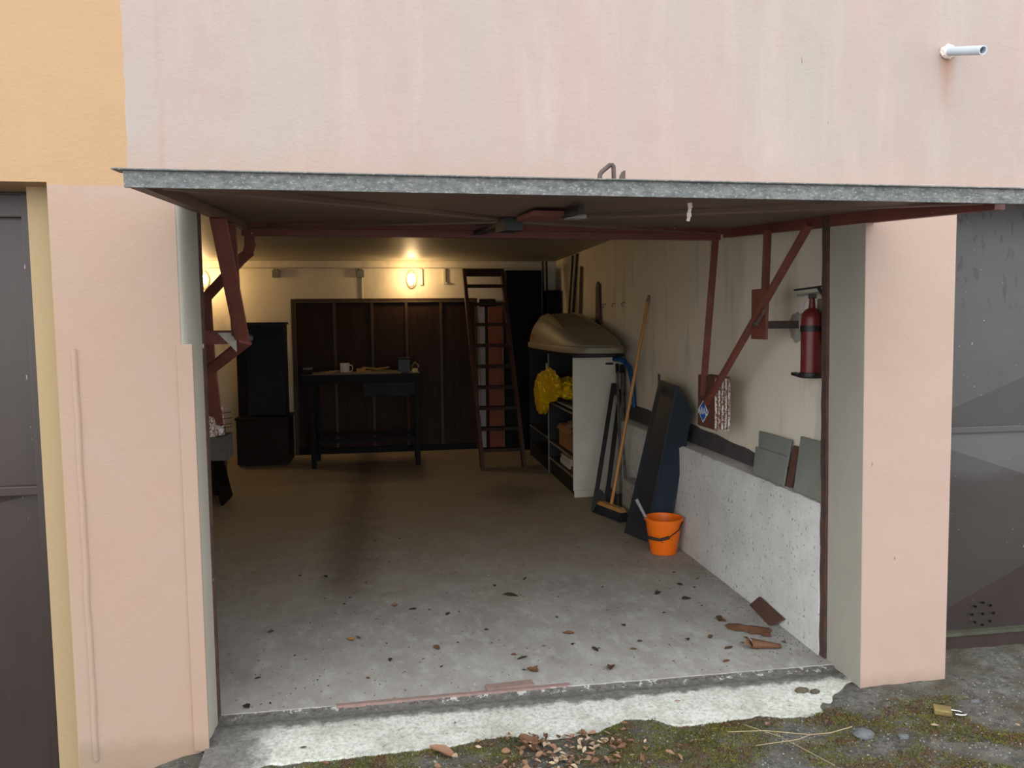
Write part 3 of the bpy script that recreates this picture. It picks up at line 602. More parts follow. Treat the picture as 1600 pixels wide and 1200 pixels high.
tag(B(-1.672, -1.575, 5.94, 6.17, .529, 1.36).build('side_box', BROWNBOX, bev=.003), 'narrow dark brown upright box left of the dull blue cabinet', 'box')
# ---------------- workbench
t = thing('workbench', (-.31, 5.72, 0), 'dark blue steel workbench with one drawer against the boarded panel', 'workbench')
B(-.955, .285, 5.44, 6.02, .955, .985).build('top', M('bench_top_board', (112, 92, 66), (88, 72, 52), 8, rough=.7, st=(.6, 4, 4)), t, bev=.002)
B(-.955, .285, 5.425, 5.439, .93, .988).build('front_edge', BLUEBLACK, t, bev=.002)
for x in (-.865, .225):
    for y in (5.46, 5.95): B(x, x+.05, y, y+.05, 0, .954).build('leg', BLUEBLACK, t, bev=.003)
B(-.814, .224, 5.47, 5.50, .90, .954).build('apron', BLUEBLACK, t)
dr = B(-.315, .223, 5.452, 5.90, .755, .898).build('drawer', GREYBLUE, t, bev=.003)
MB().tube([(-.10, 5.45, .83), (-.10, 5.43, .83), (.02, 5.43, .83), (.02, 5.45, .83)], .005, 8).build('handle', BLACK, dr, smooth=True)
B(-.814, .224, 5.465, 5.50, .27, .305).build('stretcher', BLUEBLACK, t); B(-.814, .224, 5.96, 5.995, .27, .305).build('stretcher', BLUEBLACK, t)
for x in (-.855, .235): B(x, x+.03, 5.511, 5.949, .27, .30).build('stretcher', BLUEBLACK, t)
zt = .9855
o = thing('storage_tin', (-.88, 5.62, zt), 'small dark tin with a pale band at the left end of the workbench', 'tin')
B(-.935, -.845, 5.58, 5.67, zt, zt+.125).build('body', BROWNBOX, o, bev=.004); B(-.937, -.843, 5.577, 5.673, zt+.055, zt+.075).build('band', SCRAP2, o)
o = thing('mug', (-.505, 5.62, zt), 'white mug in the middle of the workbench', 'mug')
MB().lathe([(0, 0), (.043, 0), (.047, .01), (.050, .115), (.046, .115), (.043, .012), (0, .010)], (-.505, 5.62, zt), 24).build('cup', MUGM, o, smooth=True)
MB().tube([(-.458, 5.62, zt+.095), (-.43, 5.62, zt+.09), (-.422, 5.62, zt+.06), (-.432, 5.62, zt+.03), (-.46, 5.62, zt+.024)], .006, 8).build('handle', MUGM, o, smooth=True)
o = thing('tool_case', (.115, 5.58, zt), 'black upright case at the right end of the workbench', 'case')
B(.06, .185, 5.53, 5.63, zt, zt+.15).build('body', BLACK, o, bev=.004); B(.055, .19, 5.525, 5.635, zt+.151, zt+.165).build('lid', BROWNBOX, o, bev=.003)
o = thing('brass_clamp', (.235, 5.57, zt), 'yellow brass tool right of the black case on the workbench', 'tool')
B(.20, .268, 5.54, 5.60, zt, zt+.05).build('body', BRASS, o, bev=.006); MB().tube([(.20, 5.57, zt+.06), (.235, 5.57, zt+.115), (.27, 5.57, zt+.085), (.275, 5.57, zt+.06)], .012, 8).build('loop', BRASS, o, smooth=True)
tag(MB().rbox((-.37, 5.52, zt+.009), (.92, .12, .018), -.01).build('plank', SCRAP2, bev=.002), 'long flat greyish plank along the front of the workbench', 'board')
sp = [(-.30, 5.64, .055, .16, .03, .03, .5, SCRAP), (-.22, 5.70, .075, .20, .035, .02, .15, SCRAP), (-.14, 5.66, .03, .24, .03, .025, -.2, SCRAP2), (-.34, 5.70, .04, .09, .05, .05, .9, SCRAP), (-.05, 5.72, .03, .22, .03, .02, -.1, SCRAP), (-.66, 5.66, .025, .12, .03, .03, .3, SCRAP), (-.73, 5.70, .025, .10, .03, .025, -.3, SCRAP2), (-.60, 5.72, .02, .10, .025, .025, .1, SCRAP2)]
for x, y, z, a, b, c, r, m in sp:
    tag(MB().rbox((x, y, zt+c/2+.0005), (a, b, c), r).build('wood_offcut', m, bev=.002), 'small wood offcut lying in the clutter on the workbench', 'wood offcut', 'wood offcuts on the workbench')
rb_ = random.Random(3)
for i in range(16):
    x = -.40+.42*rb_.random()+(.0 if i % 4 else -.35); y = 5.76+.20*rb_.random()
    tag(MB().rbox((x, y, zt+.012+.0005), (rb_.uniform(.05, .16), .022, .024), 0 if i % 2 else .0).build('wood_offcut', (SCRAP, SCRAP2)[i % 2], bev=.002), 'small wood offcut at the back of the workbench clutter', 'wood offcut', 'wood offcuts at the back of the workbench') if i in (0, 3, 7, 12) else None
for x, y, z, r, ry in ((-.24, 5.64, .055, .3, .1), (-.12, 5.70, .05, -.2, -.12)):
    tag(MB().rbox((x, y, zt+z), (.17, .035, .014), r, 0, ry).build('wood_offcut', SCRAP, bev=.002), 'pale wood sliver lying across other offcuts on the workbench', 'wood offcut', 'wood slivers on top of the offcuts')
# ---------------- corner poles
for x, y0, y1, lab in ((1.822, 6.30, 6.46, 'left one of two thin dark poles in the back right corner'), (1.868, 6.30, 6.46, 'right one of two thin dark poles in the back right corner')):
    tag(MB().tube([(x, y0, 0), (x-.002, y1, 2.245)], .011, 10).build('pole', BLACK, smooth=True), lab, 'pole')
t = thing('tool_box', (1.89, 6.2, 0), 'tall dark case standing in the back right corner below the poles', 'case')
B(1.80, 1.96, 6.10, 6.27, 0, 1.86).build('body', BLUEBLACK, t, bev=.01); B(1.795, 1.965, 6.095, 6.275, 1.861, 1.885).build('lid', BLUEBLACK, t, bev=.004)
for k, (y, z, r, m, lab) in enumerate(((5.50, 2.235, .011, BLACK, 'thin dark rod against the right wall behind the roof box'), (5.30, 2.235, .015, BLACK, 'dark thick rod against the right wall behind the roof box'))):
    tag(MB().tube([(1.955, y+.26, 1.2265), (1.966, y, z)], r, 10).build('pole', m, smooth=True), lab, 'pole')
tag(MB().beam((1.965, 5.22, 1.2265), (1.965, 5.12, 2.09),        .016, .05).build('plank', DARKWOOD2, bev=.002), 'dark slat on the right wall beside the rods behind the roof box', 'board')
tag(MB().poly([(1.975, 4.53, 1.2265), (1.975, 4.34, 1.2265), (1.975, 4.41, 1.86), (1.975, 4.46, 1.895), (1.975, 4.51, 1.85)], (-.018, 0, 0)).build('plank', DARKWOOD2, bev=.002), 'brown tapering board leaning on the right wall above the roof box', 'board')
for y in (4.24, 3.93, 3.63):
    tag(MB().tube([(1.985, y, 1.672), (1.968, y, 1.672), (1.955, y, 1.668), (1.952, y, 1.652), (1.958, y, 1.640), (1.966, y, 1.642)], .0045, 8).build('coat_hook', STEEL, smooth=True), {4.24: 'small steel hook in the right wall, farthest of three', 3.93: 'small steel hook in the right wall, middle of three', 3.63: 'small steel hook in the right wall, nearest of three'}[y], 'hook', 'hooks in the right wall')

# ============================================================ SHELF UNIT AND ROOF BOX
t = thing('shelf_unit', (1.74, 4.65, 0), 'open white shelf unit along the right wall carrying the roof box', 'shelf unit')
B(1.515, 1.845, 3.60, 3.62, .058, 1.205).build('side_panel', SHELFM, t, bev=.002)
B(1.845, 1.965, 3.60, 3.62, .058, 1.205).build('side_panel', SHELFM, t, bev=.002)
B(1.525, 1.965, 3.603, 3.62, 0, .056).build('plinth', SHELFM, t, bev=.001)
B(1.532, 1.965, 4.72, 4.74, 0, 1.205).build('divider', SHELFIN, t); B(1.524, 1.5315, 4.718, 4.742, 0, 1.205).build('edge_band', SHELFEDGE, t); B(1.53, 1.965, 5.80, 5.82, 0, 1.205).build('divider', SHELFIN, t)
B(1.965, 1.975, 3.62, 5.82, .02, 1.205).build('back_panel', SHELFIN, t); B(1.515, 1.975, 3.60, 5.82, 1.2055, 1.225).build('top_board', SHELFIN, t)
for z in (.72, .33, .165): B(1.535, 1.964, 3.622, 4.718, z-.009, z+.009).build('shelf', SHELFIN, t)
for z in (.72, .35): B(1.535, 1.964, 4.742, 5.798, z-.009, z+.009).build('shelf', SHELFIN, t)
for z in (.72, .33, .165): B(1.527, 1.5345, 3.622, 4.717, z-.009, z+.009).build('edge_band', SHELFEDGE, t)
for z in (.35,): B(1.527, 1.5345, 4.743, 5.798, z-.009, z+.009).build('edge_band', SHELFEDGE, t)
B(1.518, 1.964, 3.6205, 3.6215, .06, 1.2).build('shade_lining', SHELFIN, t)  # thin dark sheet, shade on the inner face of the side panel
B(1.55, 1.964, 3.622, 5.798, .0, .15).build('kick_board', SHELFIN, t)
# contents
bg_ = MB(); 
bg_.crumple((1.60, 4.16, .90), (.10, .34, .085), 5, .5, 1.7, 2)
bg_.crumple((1.458, 4.72, .80), (.042, .24, .165), 5, .55, 1.7, 5)
bg_.crumple((1.474, 4.40, .92), (.032, .38, .13), 5, .5, 1.7, 9)
bag = tag(bg_.build('plastic_bag', BAGM, smooth=True), 'crumpled bright yellow plastic bag spilling off the upper shelf', 'bag')
tag(B(1.555, 1.60, 4.85, 4.99, .7295, 1.09).build('carton_strip', PAPER, bev=.002), 'pale upright box behind the yellow bag on the shelf', 'box')
for i, (w, m) in enumerate(((.30, GREYPAPER), (.32, PAPER), (.28, GREYPAPER), (.30, BLUEBLACK))):
    pass
z = .7295
for i, (dx, dy, h, m, lab) in enumerate(((.0, .0, .014, BLUEBLACK, 'dark folder at the bottom of the pile under the yellow bag'), (.006, .02, .014, PAPER, 'white paper wad in the pile under the yellow bag'), (-.008, -.02, .012, GREYPAPER, 'grey newspaper on top of the pile under the yellow bag'))):
    tag(MB().rbox((1.70+dx, 4.16+dy, z+h/2), (.31, .92, h), .01*i).build('paper_stack', m, bev=.002), lab, 'papers'); z += h+.0005
c = thing('cardboard_box', (1.70, 4.15, .339), 'open cardboard box on the middle shelf of the white unit', 'box')
cbx = MB(); cbx.box(1.575, 1.825, 3.85, 4.45, .3395, .345); cbx.box(1.575, 1.58, 3.85, 4.45, .345, .54); cbx.box(1.82, 1.825, 3.85, 4.45, .345, .54); cbx.box(1.58, 1.82, 3.85, 3.855, .345, .54); cbx.box(1.58, 1.82, 4.445, 4.45, .345, .54)
cbx.build('carton', CARTON, c); MB().poly([(1.575, 3.86, .54), (1.575, 4.44, .54), (1.545, 4.42, .50), (1.545, 3.9, .50)], (.003, 0, .002)).build('flap', CARTON, c)
tag(MB().blob((1.70, 4.15, .52), (.10, .24, .09), 4, .3, 2.6, 7).build('packing_bundle', M('brown_wrap', (140, 116, 92), (100, 90, 80), 14, rough=.5), smooth=True), 'crumpled brown wrapping stuffed in the cardboard box', 'wrapping')
tag(B(1.565, 1.64, 3.98, 4.36, .1745, .225).build('white_carton', PAPER, bev=.003), 'lower flat white box on the bottom shelf of the white unit', 'box')
tag(B(1.57, 1.66, 3.95, 4.34, .2255, .27).build('white_carton', SHELFM, bev=.003), 'upper flat white box on the bottom shelf of the white unit', 'box')
tag(MB().rbox((1.62, 3.78, .2), (.10, .18, .05), .2).build('red_carton', M('dull_red_card', (120, 52, 40), rough=.7), bev=.003), 'small dull red box at the near end of the bottom shelf', 'box')

# roof box: plan outline is a rounded boat shape, lid is a dome falling towards the near nose
t = thing('roof_box', (1.70, 4.4, 1.226), 'beige car roof box with a black underside lying on the shelf unit', 'roof box')
XC, HW, Y0, Y1 = 1.685, .288, 3.22, 5.62
def plan(a, k=1):   # superellipse outline, a 0..2pi
    ca, sa = math.cos(a), math.sin(a); e = 2/3.6
    px = abs(ca)**e*(1 if ca > 0 else -1)*HW*k; py = abs(sa)**e*(1 if sa > 0 else -1)*(Y1-Y0)/2*(1-(1-k)*.6)
    yy = (Y0+Y1)/2+py
    nose = min(max((yy-Y0)/.5, 0), 1); return XC + px*(.94+.06*nose), yy
NA = 72
def ringed(levels):
    vs = []; fs = []
    for k, z in levels:
        for i in range(NA):
            x, y = plan(2*PI*i/NA, k); vs.append((x, y, z(x, y) if callable(z) else z))
    for l in range(len(levels)-1):
        for i in range(NA): fs.append((l*NA+i, l*NA+(i+1) % NA, (l+1)*NA+(i+1) % NA, (l+1)*NA+i))
    return vs, fs
vs, fs = ringed([(.55, 1.226), (.80, 1.226), (.93, 1.236), (.965, 1.250)]); fs.append(tuple(range(NA)))
MB().add(vs, fs).build('bottom_tray', BOXTRAY, t, smooth=True)
def dome(s):
    def z(x, y):
        u = (y-Y0)/(Y1-Y0); along = min(1, (u/.62))**.75 if u < .62 else 1 - .42*((u-.62)/.38)**2.2
        return 1.318 + .275*along*s
    return z
vs, fs = ringed([(.97, 1.250), (1.0, 1.256), (1.0, 1.296), (.985, 1.306), (.945, 1.310), (.94, 1.318), (.93, dome(.16)), (.89, dome(.40)), (.82, dome(.64)), (.72, dome(.82)), (.56, dome(.94)), (.36, dome(1.0)), (.15, dome(1.02)), (.0, dome(1.02))])
MB().add(vs, fs).build('lid', BOXLID, t, smooth=True)
def lidz(x, y):   # height of the lid above a plan point, by bisection on the ring factor
    lo, hi = 0, 1
    for _ in range(24):
        m = (lo+hi)/2; best = min(((plan(2*PI*i/NA, m)[0]-x)**2+(plan(2*PI*i/NA, m)[1]-y)**2) for i in range(NA))
        break
    r = abs(x-XC)/HW; tab = [(0, 1.02), (.36, 1.0), (.56, .94), (.72, .82), (.82, .64), (.89, .40), (.93, .16)]
    for (a, sa), (b, sb) in zip(tab, tab[1:]):
        if a <= r <= b: return dome(sa+(sb-sa)*(r-a)/(b-a))(x, y)
    return 1.318
def fin(x0, x1, y0, y1, w, h):
    g = MB(); n = 24; vs = []; fs = []
    for i in range(n+1):
        u = i/n; x = x0+(x1-x0)*u; y = y0+(y1-y0)*u; ww = w*math.sin(PI*min(u*1.0, 1))**.6 + .002; hh = h*math.sin(PI*u)**.7
        for dx, dh in ((-ww, -.004), (-ww*.35, hh), (ww*.35, hh), (ww, -.004)): vs.append((x+dx, y, lidz(x+dx, y)+dh))
    for i in range(n):
        for k in range(3): fs.append((i*4+k, i*4+k+1, i*4+k+5, i*4+k+4))
    return g.add(vs, fs).build('ridge', BOXFIN, t, smooth=True)
fin(1.535, 1.50, 5.25, 3.85, .034, .020); fin(1.80, 1.86, 5.2, 3.9, .034, .020)
MB().grid(lambda u, v: (plan(PI*.93+.12*u, .945-.05*v)[0]-.002, plan(PI*.93+.12*u, .945-.05*v)[1]*1, 1.34+.07*v), 3, 3)
o = MB().add([(1.4115, 4.92, 1.345), (1.4115, 5.08, 1.345), (1.424, 5.08, 1.395), (1.424, 4.92, 1.395)], [(0, 1, 2, 3)]).build('red_badge', REDM, t); o.location.x -= .004

# ============================================================ THINGS LEANING AT RIGHT
def roofbar(b, tp, lab):
    b = Vector(b); tp = Vector(tp); t = thing('roof_bar', (b.x, b.y, 0), lab, 'roof bar', 'black roof bars leaning on the white unit')
    d = (tp-b).normalized(); side = Vector((1, -.35, 0)).normalized()
    MB().beam(b+d*.04, tp, .036, .028, side).build('bar', BLACK, t, bev=.005)
    # clamp foot at the lower end: hooked bracket, and a plain clamp at the top
    n = side.cross(d)
    def ft(o, s):
        pts = [(0, 0), (.02, .0), (.05, .03), (.09, .075), (.10, .02), (.14, -.005), (.14, .12), (.08, .17), (.03, .19), (0, .19)] if s > 0 else [(-.02, 0), (.045, 0), (.06, -.05), (.045, -.10), (-.02, -.10)]
        return MB().poly([o + side*a*.75 + d*c for a, c in pts], n*.03)
    q = b - n*.015 - side*.02 + d*.004
    ft(q, 1).build('foot_clamp', BLACK, t, bev=.003); ft(tp - n*.016, -1).build('end_clamp', BLACK, t, bev=.003)
    return t
roofbar((1.556, 3.08, 0), (1.845, 3.50, .985), 'left one of two black roof bars leaning on the white shelf unit')
roofbar((1.665, 3.12, 0), (1.915, 3.54, .93), 'right one of two black roof bars leaning on the white shelf unit')
for (b, tp, r, lab) in (((1.765, 3.0, 0), (1.885, 3.535, 1.15), .012, 'left grey metal pole standing behind the broom handle'), ((1.815, 3.05, 0), (1.924, 3.535, 1.14), .013, 'right grey metal pole standing behind the broom handle')):
    t = thing('metal_pole', b, lab, 'pole', 'grey metal poles behind the broom')
    MB().tube([b, tp], r, 12).build('shaft', STEEL, t, smooth=True)
    e = Vector(b) + (Vector(tp)-Vector(b))*.94; MB().tube([e, Vector(tp)], r*1.35, 12).build('collar', BLACK, t, smooth=True)
    e2 = Vector(b) + (Vector(tp)-Vector(b))*.12; MB().tube([b, e2], r*1.8, 12).build('lower_grip', BLACK, t, smooth=True)
hp = MB().tube([(1.845, 3.575, 1.150), (1.83, 3.52, 1.150), (1.835, 3.48, 1.150)], .004, 6); hp.box(1.80, 1.865, 3.585, 3.597, 1.142, 1.160)
tag(hp.build('clip_handle', BLACK), 'small black clip handle on the white cabinet side', 'handle')
tag(MB().tube([(1.868, 3.57, 1.19), (1.885, 3.53, 1.19), (1.915, 3.46, 1.185), (1.952, 3.40, 1.12), (1.960, 3.34, 1.0), (1.962, 3.30, .80)], [.020, .022, .023, .022, .021, .018], 14).build('hose', BLUEM, smooth=True), 'blue hose bending down beside the white shelf unit', 'hose')
# stacked pale blocks
z = 0
for i, lab in enumerate(('lowest pale block of the stack behind the dark panel', 'second pale block of the stack behind the dark panel', 'third pale block of the stack behind the dark panel', 'topmost pale block of the stack behind the dark panel')):
    tag(MB().rbox((1.80+.004*(i % 2), 2.78, z+.036), (.10, .34, .071), .02*(i % 2)).build('paving_block', M('pale_block', (172, 168, 160), (150, 146, 138), 18, rough=.8, spots=[((90, 86, 82), 26, .66)]), bev=.004), lab, 'block', 'pale blocks stacked by the wall'); z += .072
# broom
t = thing('broom', (1.66, 2.9, 0), 'broom with a long wooden handle and black bristles leaning on the wall', 'broom')
b0, b1 = Vector((1.655, 2.92, .085)), Vector((1.960, 2.96, 1.66))
MB().tube([b0, b0.lerp(b1, .5), b1], [.0135, .013, .012], 14).build('handle', LIGHTWOOD, t, smooth=True)
MB().tube([b1, b1+(b1-b0).normalized()*.05], [.015, .010], 12).build('end_cap', STEEL, t, smooth=True)
ax = Vector((.30, -.95, 0)).normalized(); hc = Vector((1.648, 2.89, .07)); nx = Vector((-ax.y, ax.x, 0))
hd = MB().hexa([hc-ax*.17-nx*.03, hc+ax*.17-nx*.03, hc+ax*.17+nx*.03, hc-ax*.17+nx*.03, hc-ax*.14-nx*.025+Vector((0, 0, .028)), hc+ax*.14-nx*.025+Vector((0, 0, .028)), hc+ax*.14+nx*.025+Vector((0, 0, .028)), hc-ax*.14+nx*.025+Vector((0, 0, .028))])
hd.build('head', LIGHTWOOD, t, bev=.004)
br = MB()
for i in range(34):
    for k in range(7):
        p = hc + ax*(-.165+.33*i/33) + nx*(-.026+.052*k/6); e = p + Vector((0, 0, -.0685)) + nx*((k-3)*.006+random.uniform(-.004, .004)) + ax*((i-16.5)*.0012+random.uniform(-.004, .004))
        br.tube([p, e], [.0042, .0028], 4)
br.build('bristles', BLACK, t)['kind'] = 'stuff'
# dark trough-shaped plastic panel
t = thing('plastic_trough', (1.73, 2.25, 0), 'large dark blue-black plastic panel leaning against the ledge', 'panel')
bl, bm_, brr = Vector((1.612, 2.44, 0)), Vector((1.686, 2.19, 0)), Vector((1.80, 2.085, .02))
tl, tm_, tr_ = Vector((1.850, 2.385, 1.10)), Vector((1.872, 2.085, 1.075)), Vector((1.915, 1.930, .93))
def sheet(a, b, c, d, th, nu=10, nv=16, rec=0, bow=0):
    a, b, c, d = map(Vector, (a, b, c, d)); n = (b-a).cross(d-a).normalized(); g = []
    def fn(off):
        def h(u, v):
            p = a.lerp(b, u).lerp(d.lerp(c, u), v); e = rec*(1 if (.12 < u < .88 and .05 < v < .94) else 0); bo = bow*4*v*(1-v)
            return p + n*(off - e + bo)
        return h
    m = MB().grid(fn(0), nu, nv); m.grid(fn(-th), nu, nv)
    st = [fn(0), fn(-th)]
    for (p, q, r_, s_) in ((0, 0, 1, 0), (1, 0, 1, 1), (1, 1, 0, 1), (0, 1, 0, 0)):
        m.add([st[0](p, q), st[0](r_, s_), st[1](r_, s_), st[1](p, q)], [(0, 1, 2, 3)])
    return m
sheet(bl, bm_, tm_, tl, .025, 16, 30, .012).build('front_face', DARKPL, t, smooth=True)
sheet(bm_, brr, tr_, tm_, .02, 10, 30).build('side_face', DARKPL2, t, smooth=True)
MB().beam(tl+Vector((.004, .01, -.05)), tl+Vector((.004, .01, .035)), .014, .014).build('peg', DARKPL, t)
MB().beam(bm_+Vector((.012, .012, .0)), tm_+Vector((.006, .006, .0)), .026, .02, (.7, -.7, 0)).build('edge_bead', DARKPL, t, bev=.004)
# bucket with trowel
bc = Vector((1.722, 1.925, 0)); t = thing('bucket', bc, 'bright orange plastic bucket on the floor by the ledge', 'bucket')
MB().lathe([(0, .004), (.083, .002), (.086, .008), (.118, .218), (.126, .220), (.127, .232), (.119, .236), (.114, .232), (.083, .014), (0, .012)], bc, 40).build('pail', ORANGE, t, smooth=True)
hn = MB()
hnp = []
for i in range(17):
    a = PI*i/16; hnp.append(bc + Vector((-.128*math.cos(a)*.8 - .10*math.sin(a)*.35, -.128*math.sin(a)*1.02 + .02, .212 - .10*math.sin(a))))
a0 = bc+Vector((-.118, .03, .215)); a1 = bc+Vector((.105, -.062, .215)); lowp = bc+Vector((-.07, -.125, .10))
hnp = [a0, bc+Vector((-.145, -.02, .16)), bc+Vector((-.125, -.075, .125)), lowp+Vector((0, 0, .02)), bc+Vector((-.01, -.132, .135)), bc+Vector((.06, -.115, .175)), a1]
MB().tube(hnp, .004, 8).build('bail_handle', BLACK, t, smooth=True)
MB().tube([hnp[2], hnp[3], hnp[4]], .009, 10).build('grip', BLACK, t, smooth=True)
tr = thing('trowel', bc+Vector((-.03, 0, .02)), 'trowel with a pale handle standing in the orange bucket', 'trowel')
MB().tube([bc+Vector((-.10, .02, .205)), bc+Vector((-.165, .06, .345))], [.009, .012], 10).build('handle', M('trowel_handle', (140, 136, 132), rough=.5), tr, smooth=True)
MB().tube([bc+Vector((-.10, .02, .205)), bc+Vector((-.07, .0, .15))], .005, 8).build('tang', STEEL, tr, smooth=True)
MB().poly([bc+Vector((-.07, .035, .15)), bc+Vector((-.07, -.035, .15)), bc+Vector((.03, -.02, .02)), bc+Vector((.03, .02, .02))], (.003, 0, .003)).build('blade', STEEL, tr)
tag(MB().blob(bc+Vector((.0, 0, .10)), (.09, .09, .03), 3, .25, 4, 2).build('rubble', DROPM, smooth=True), 'dark dirt lying inside the orange bucket', 'dirt', None, 'stuff')
# slates on the ledge
tag(MB().hexa([(1.90, .70, .689), (1.908, .70, .689), (1.908, .985, .689), (1.90, .985, .689), (1.957, .745, .905), (1.965, .745, .905), (1.965, 1.085, .905), (1.957, 1.085, .905)]).build('slate_tile', SLATE, bev=.001), 'broad grey tile leaning on the wall on the ledge', 'tile')
tag(MB().hexa([(1.885, .68, .689), (1.892, .68, .689), (1.892, 1.005, .689), (1.885, 1.005, .689), (1.928, .715, .825), (1.935, .715, .825), (1.935, 1.065, .825), (1.928, 1.065, .825)]).build('slate_tile', SLATE, bev=.001), 'shorter grey tile leaning in front of the broad grey tile on the ledge', 'tile')
tag(MB().hexa([(1.902, .638, .689), (1.914, .638, .689), (1.914, .690, .689), (1.902, .690, .689), (1.963, .672, .880), (1.975, .672, .880), (1.975, .730, .880), (1.963, .730, .880)]).build('wood_slip', BRICK, bev=.001), 'thin brown strip beside the broad grey tile on the ledge', 'strip')
tag(MB().hexa([(1.888, .318, .688), (1.897, .318, .688), (1.897, .585, .688), (1.888, .585, .688), (1.965, .40, .935), (1.974, .40, .935), (1.974, .665, .935), (1.965, .665, .935)]).build('slate_tile', SLATE, bev=.001), 'tall grey tile on the ledge beside the right jamb', 'tile')
# brown tile leaning at the foot of the ledge
tag(MB().hexa([(1.805, .655, .002), (1.815, .650, .0), (1.862-.012, .925, .0), (1.85-.012, .930, .002), (1.846, .585, .058), (1.856, .580, .056), (1.858, .835, .076), (1.848, .840, .078)]).build('brown_tile', BRICK, bev=.001), 'brown tile leaning on the floor at the foot of the ledge', 'tile')
# fire extinguisher
ec = Vector((1.915, .495, 1.245)); t = thing('fire_extinguisher', ec, 'red fire extinguisher hung on the right wall beside the jamb', 'fire extinguisher')
MB().lathe([(0, 0), (.035, 0), (.046, .012), (.047, .26), (.044, .285), (.030, .305), (.016, .312), (.014, .33), (.012, .365), (0, .365)], ec, 32).build('cylinder', EXTR, t, smooth=True)
B(1.963, 1.984, .455, .535, 1.235, 1.60).build('back_plate', M('bracket_grey', (150, 150, 142), (120, 118, 110), 20), t, bev=.002)
MB().lathe([(.048, .205), (.050, .205), (.050, .232), (.048, .232)], ec, 32).build('strap', BLACK, t)
vl = MB().box(ec.x-.014, ec.x+.016, ec.y-.012, ec.y+.012, ec.z+.355, ec.z+.378); vl.build('valve', STEEL, t, bev=.003)
MB().beam(ec+Vector((.03, -.03, .383)), ec+Vector((-.03, .075, .372)), .018, .010, (1, 0, 0)).build('lower_lever', STEEL, t, bev=.002)
MB().beam(ec+Vector((.035, -.035, .410)), ec+Vector((-.035, .095, .398)), .018, .008, (1, 0, 0)).build('upper_lever', BLACK, t, bev=.002)
MB().tube([ec+Vector((.012, -.03, .405)), ec+Vector((.025, -.05, .37)), ec+Vector((.03, -.052, .30)), ec+Vector((.03, -.05, .16))], .008, 8).build('hose', BLACK, t, smooth=True)
MB().lathe([(.0, -.010), (.05, -.010), (.054, .0), (.052, .014), (.046, .016)], ec, 24).build('base_ring', BLACK, t, smooth=True)
MB().beam(ec+Vector((-.03, .03, -.002)), ec+Vector((-.04, .085, .006)), .03, .014, (1, 0, 0)).build('base_hook', BLACK, t, bev=.003)
o = MB().poly([ec+Vector((-.046, .012, .325)), ec+Vector((-.040, .014, .30)), ec+Vector((-.028, .02, .31)), ec+Vector((-.022, .015, .345))], (0, .003, 0)).build('tag', PAPER, t)
# dark sheet in place of a shadow, and a brown board at far left
tag(MB().hexa([(-1.455, 3.90, 0), (-1.435, 3.90, 0), (-1.435, 4.30, 0), (-1.455, 4.30, 0), (-1.60, 3.90, .70), (-1.58, 3.90, .70), (-1.58, 4.30, .70), (-1.60, 4.30, .70)]).build('plank', BLUEBLACK, bev=.002), 'dark sloping sheet in place of the shadow behind the left jamb', 'board')
tag(MB().box(-1.70, -1.485, 4.33, 4.35, 0, .62).build('plank', DARKWOOD2, bev=.002), 'brown upright board behind the dark shadow sheet at left', 'board')

# ============================================================ PIPE ON THE FACADE
t = thing('drain_pipe', (2.18, 0, 2.548), 'short grey plastic pipe sticking out of the pink wall at upper right', 'pipe')
p0, p1 = Vector((2.183, .02, 2.555)), Vector((2.176, -.20, 2.486)); ax = (p1-p0).normalized(); Ln = (p1-p0).length
MB().lathe([(.0165, 0), (.0165, Ln), (.0125, Ln), (.0125, Ln-.08), (0, Ln-.08)], p0, 28, ax).build('tube', PIPEM, t, smooth=True)
MB().blob((2.182, -.006, 2.545), (.030, .016, .028), 3, .3, 3, 4).build('filler_collar', FILLER, t, smooth=True)

# ============================================================ LEAVES, STEMS, STONES ON THE GROUND
def leafmesh(name, m, L, Wd, curl, seed):
    rnd = random.Random(seed); g = MB(); n = 6; o = rnd.random()*50
    def fn(u, v):
        s = math.sin(PI*min(max(v, .02), .98))**.75*(1-.25*v)*(1+.25*noise.noise(Vector((v*5+o, u*2, 0))))
        x = (u-.5)*Wd*s; y = (v-.5)*L; z = curl*((u-.5)*2)**2*s*L + curl*.5*L*(v-.5)**2*2 + .08*L*(noise.noise(Vector((u*2.5+o, v*2.5, 3)))+.35)
        return (x, y, max(z, 0)+.0015)
    g.grid(fn, 4, n)
    me = bpy.data.meshes.new(name); me.from_pydata(g.v, [], g.f); me.materials.append(m); me.polygons.foreach_set('use_smooth', [True]*len(me.polygons)); return me
LM = {}
for mi_, m in enumerate(LEAFM):
    for s in range(3): LM[(mi_, s)] = leafmesh('leaf', m, 1, .5+.12*s, .10+.10*s, mi_*10+s)
HUE = ['brown', 'tan', 'dark', 'cream-coloured', 'rust-coloured']
def leaf(x, y, z, L, mi_, s, lab, grp, rz=None, tilt=.15):
    o = bpy.data.objects.new('dry_leaf', LM[(mi_, s)]); COL.objects.link(o); o.location = (x, y, z); o.scale = (L, L, L)
    o.rotation_euler = (random.uniform(-tilt, tilt), random.uniform(-tilt, tilt), random.uniform(0, 6.28) if rz is None else rz); return tag(o, lab, 'leaf', grp)
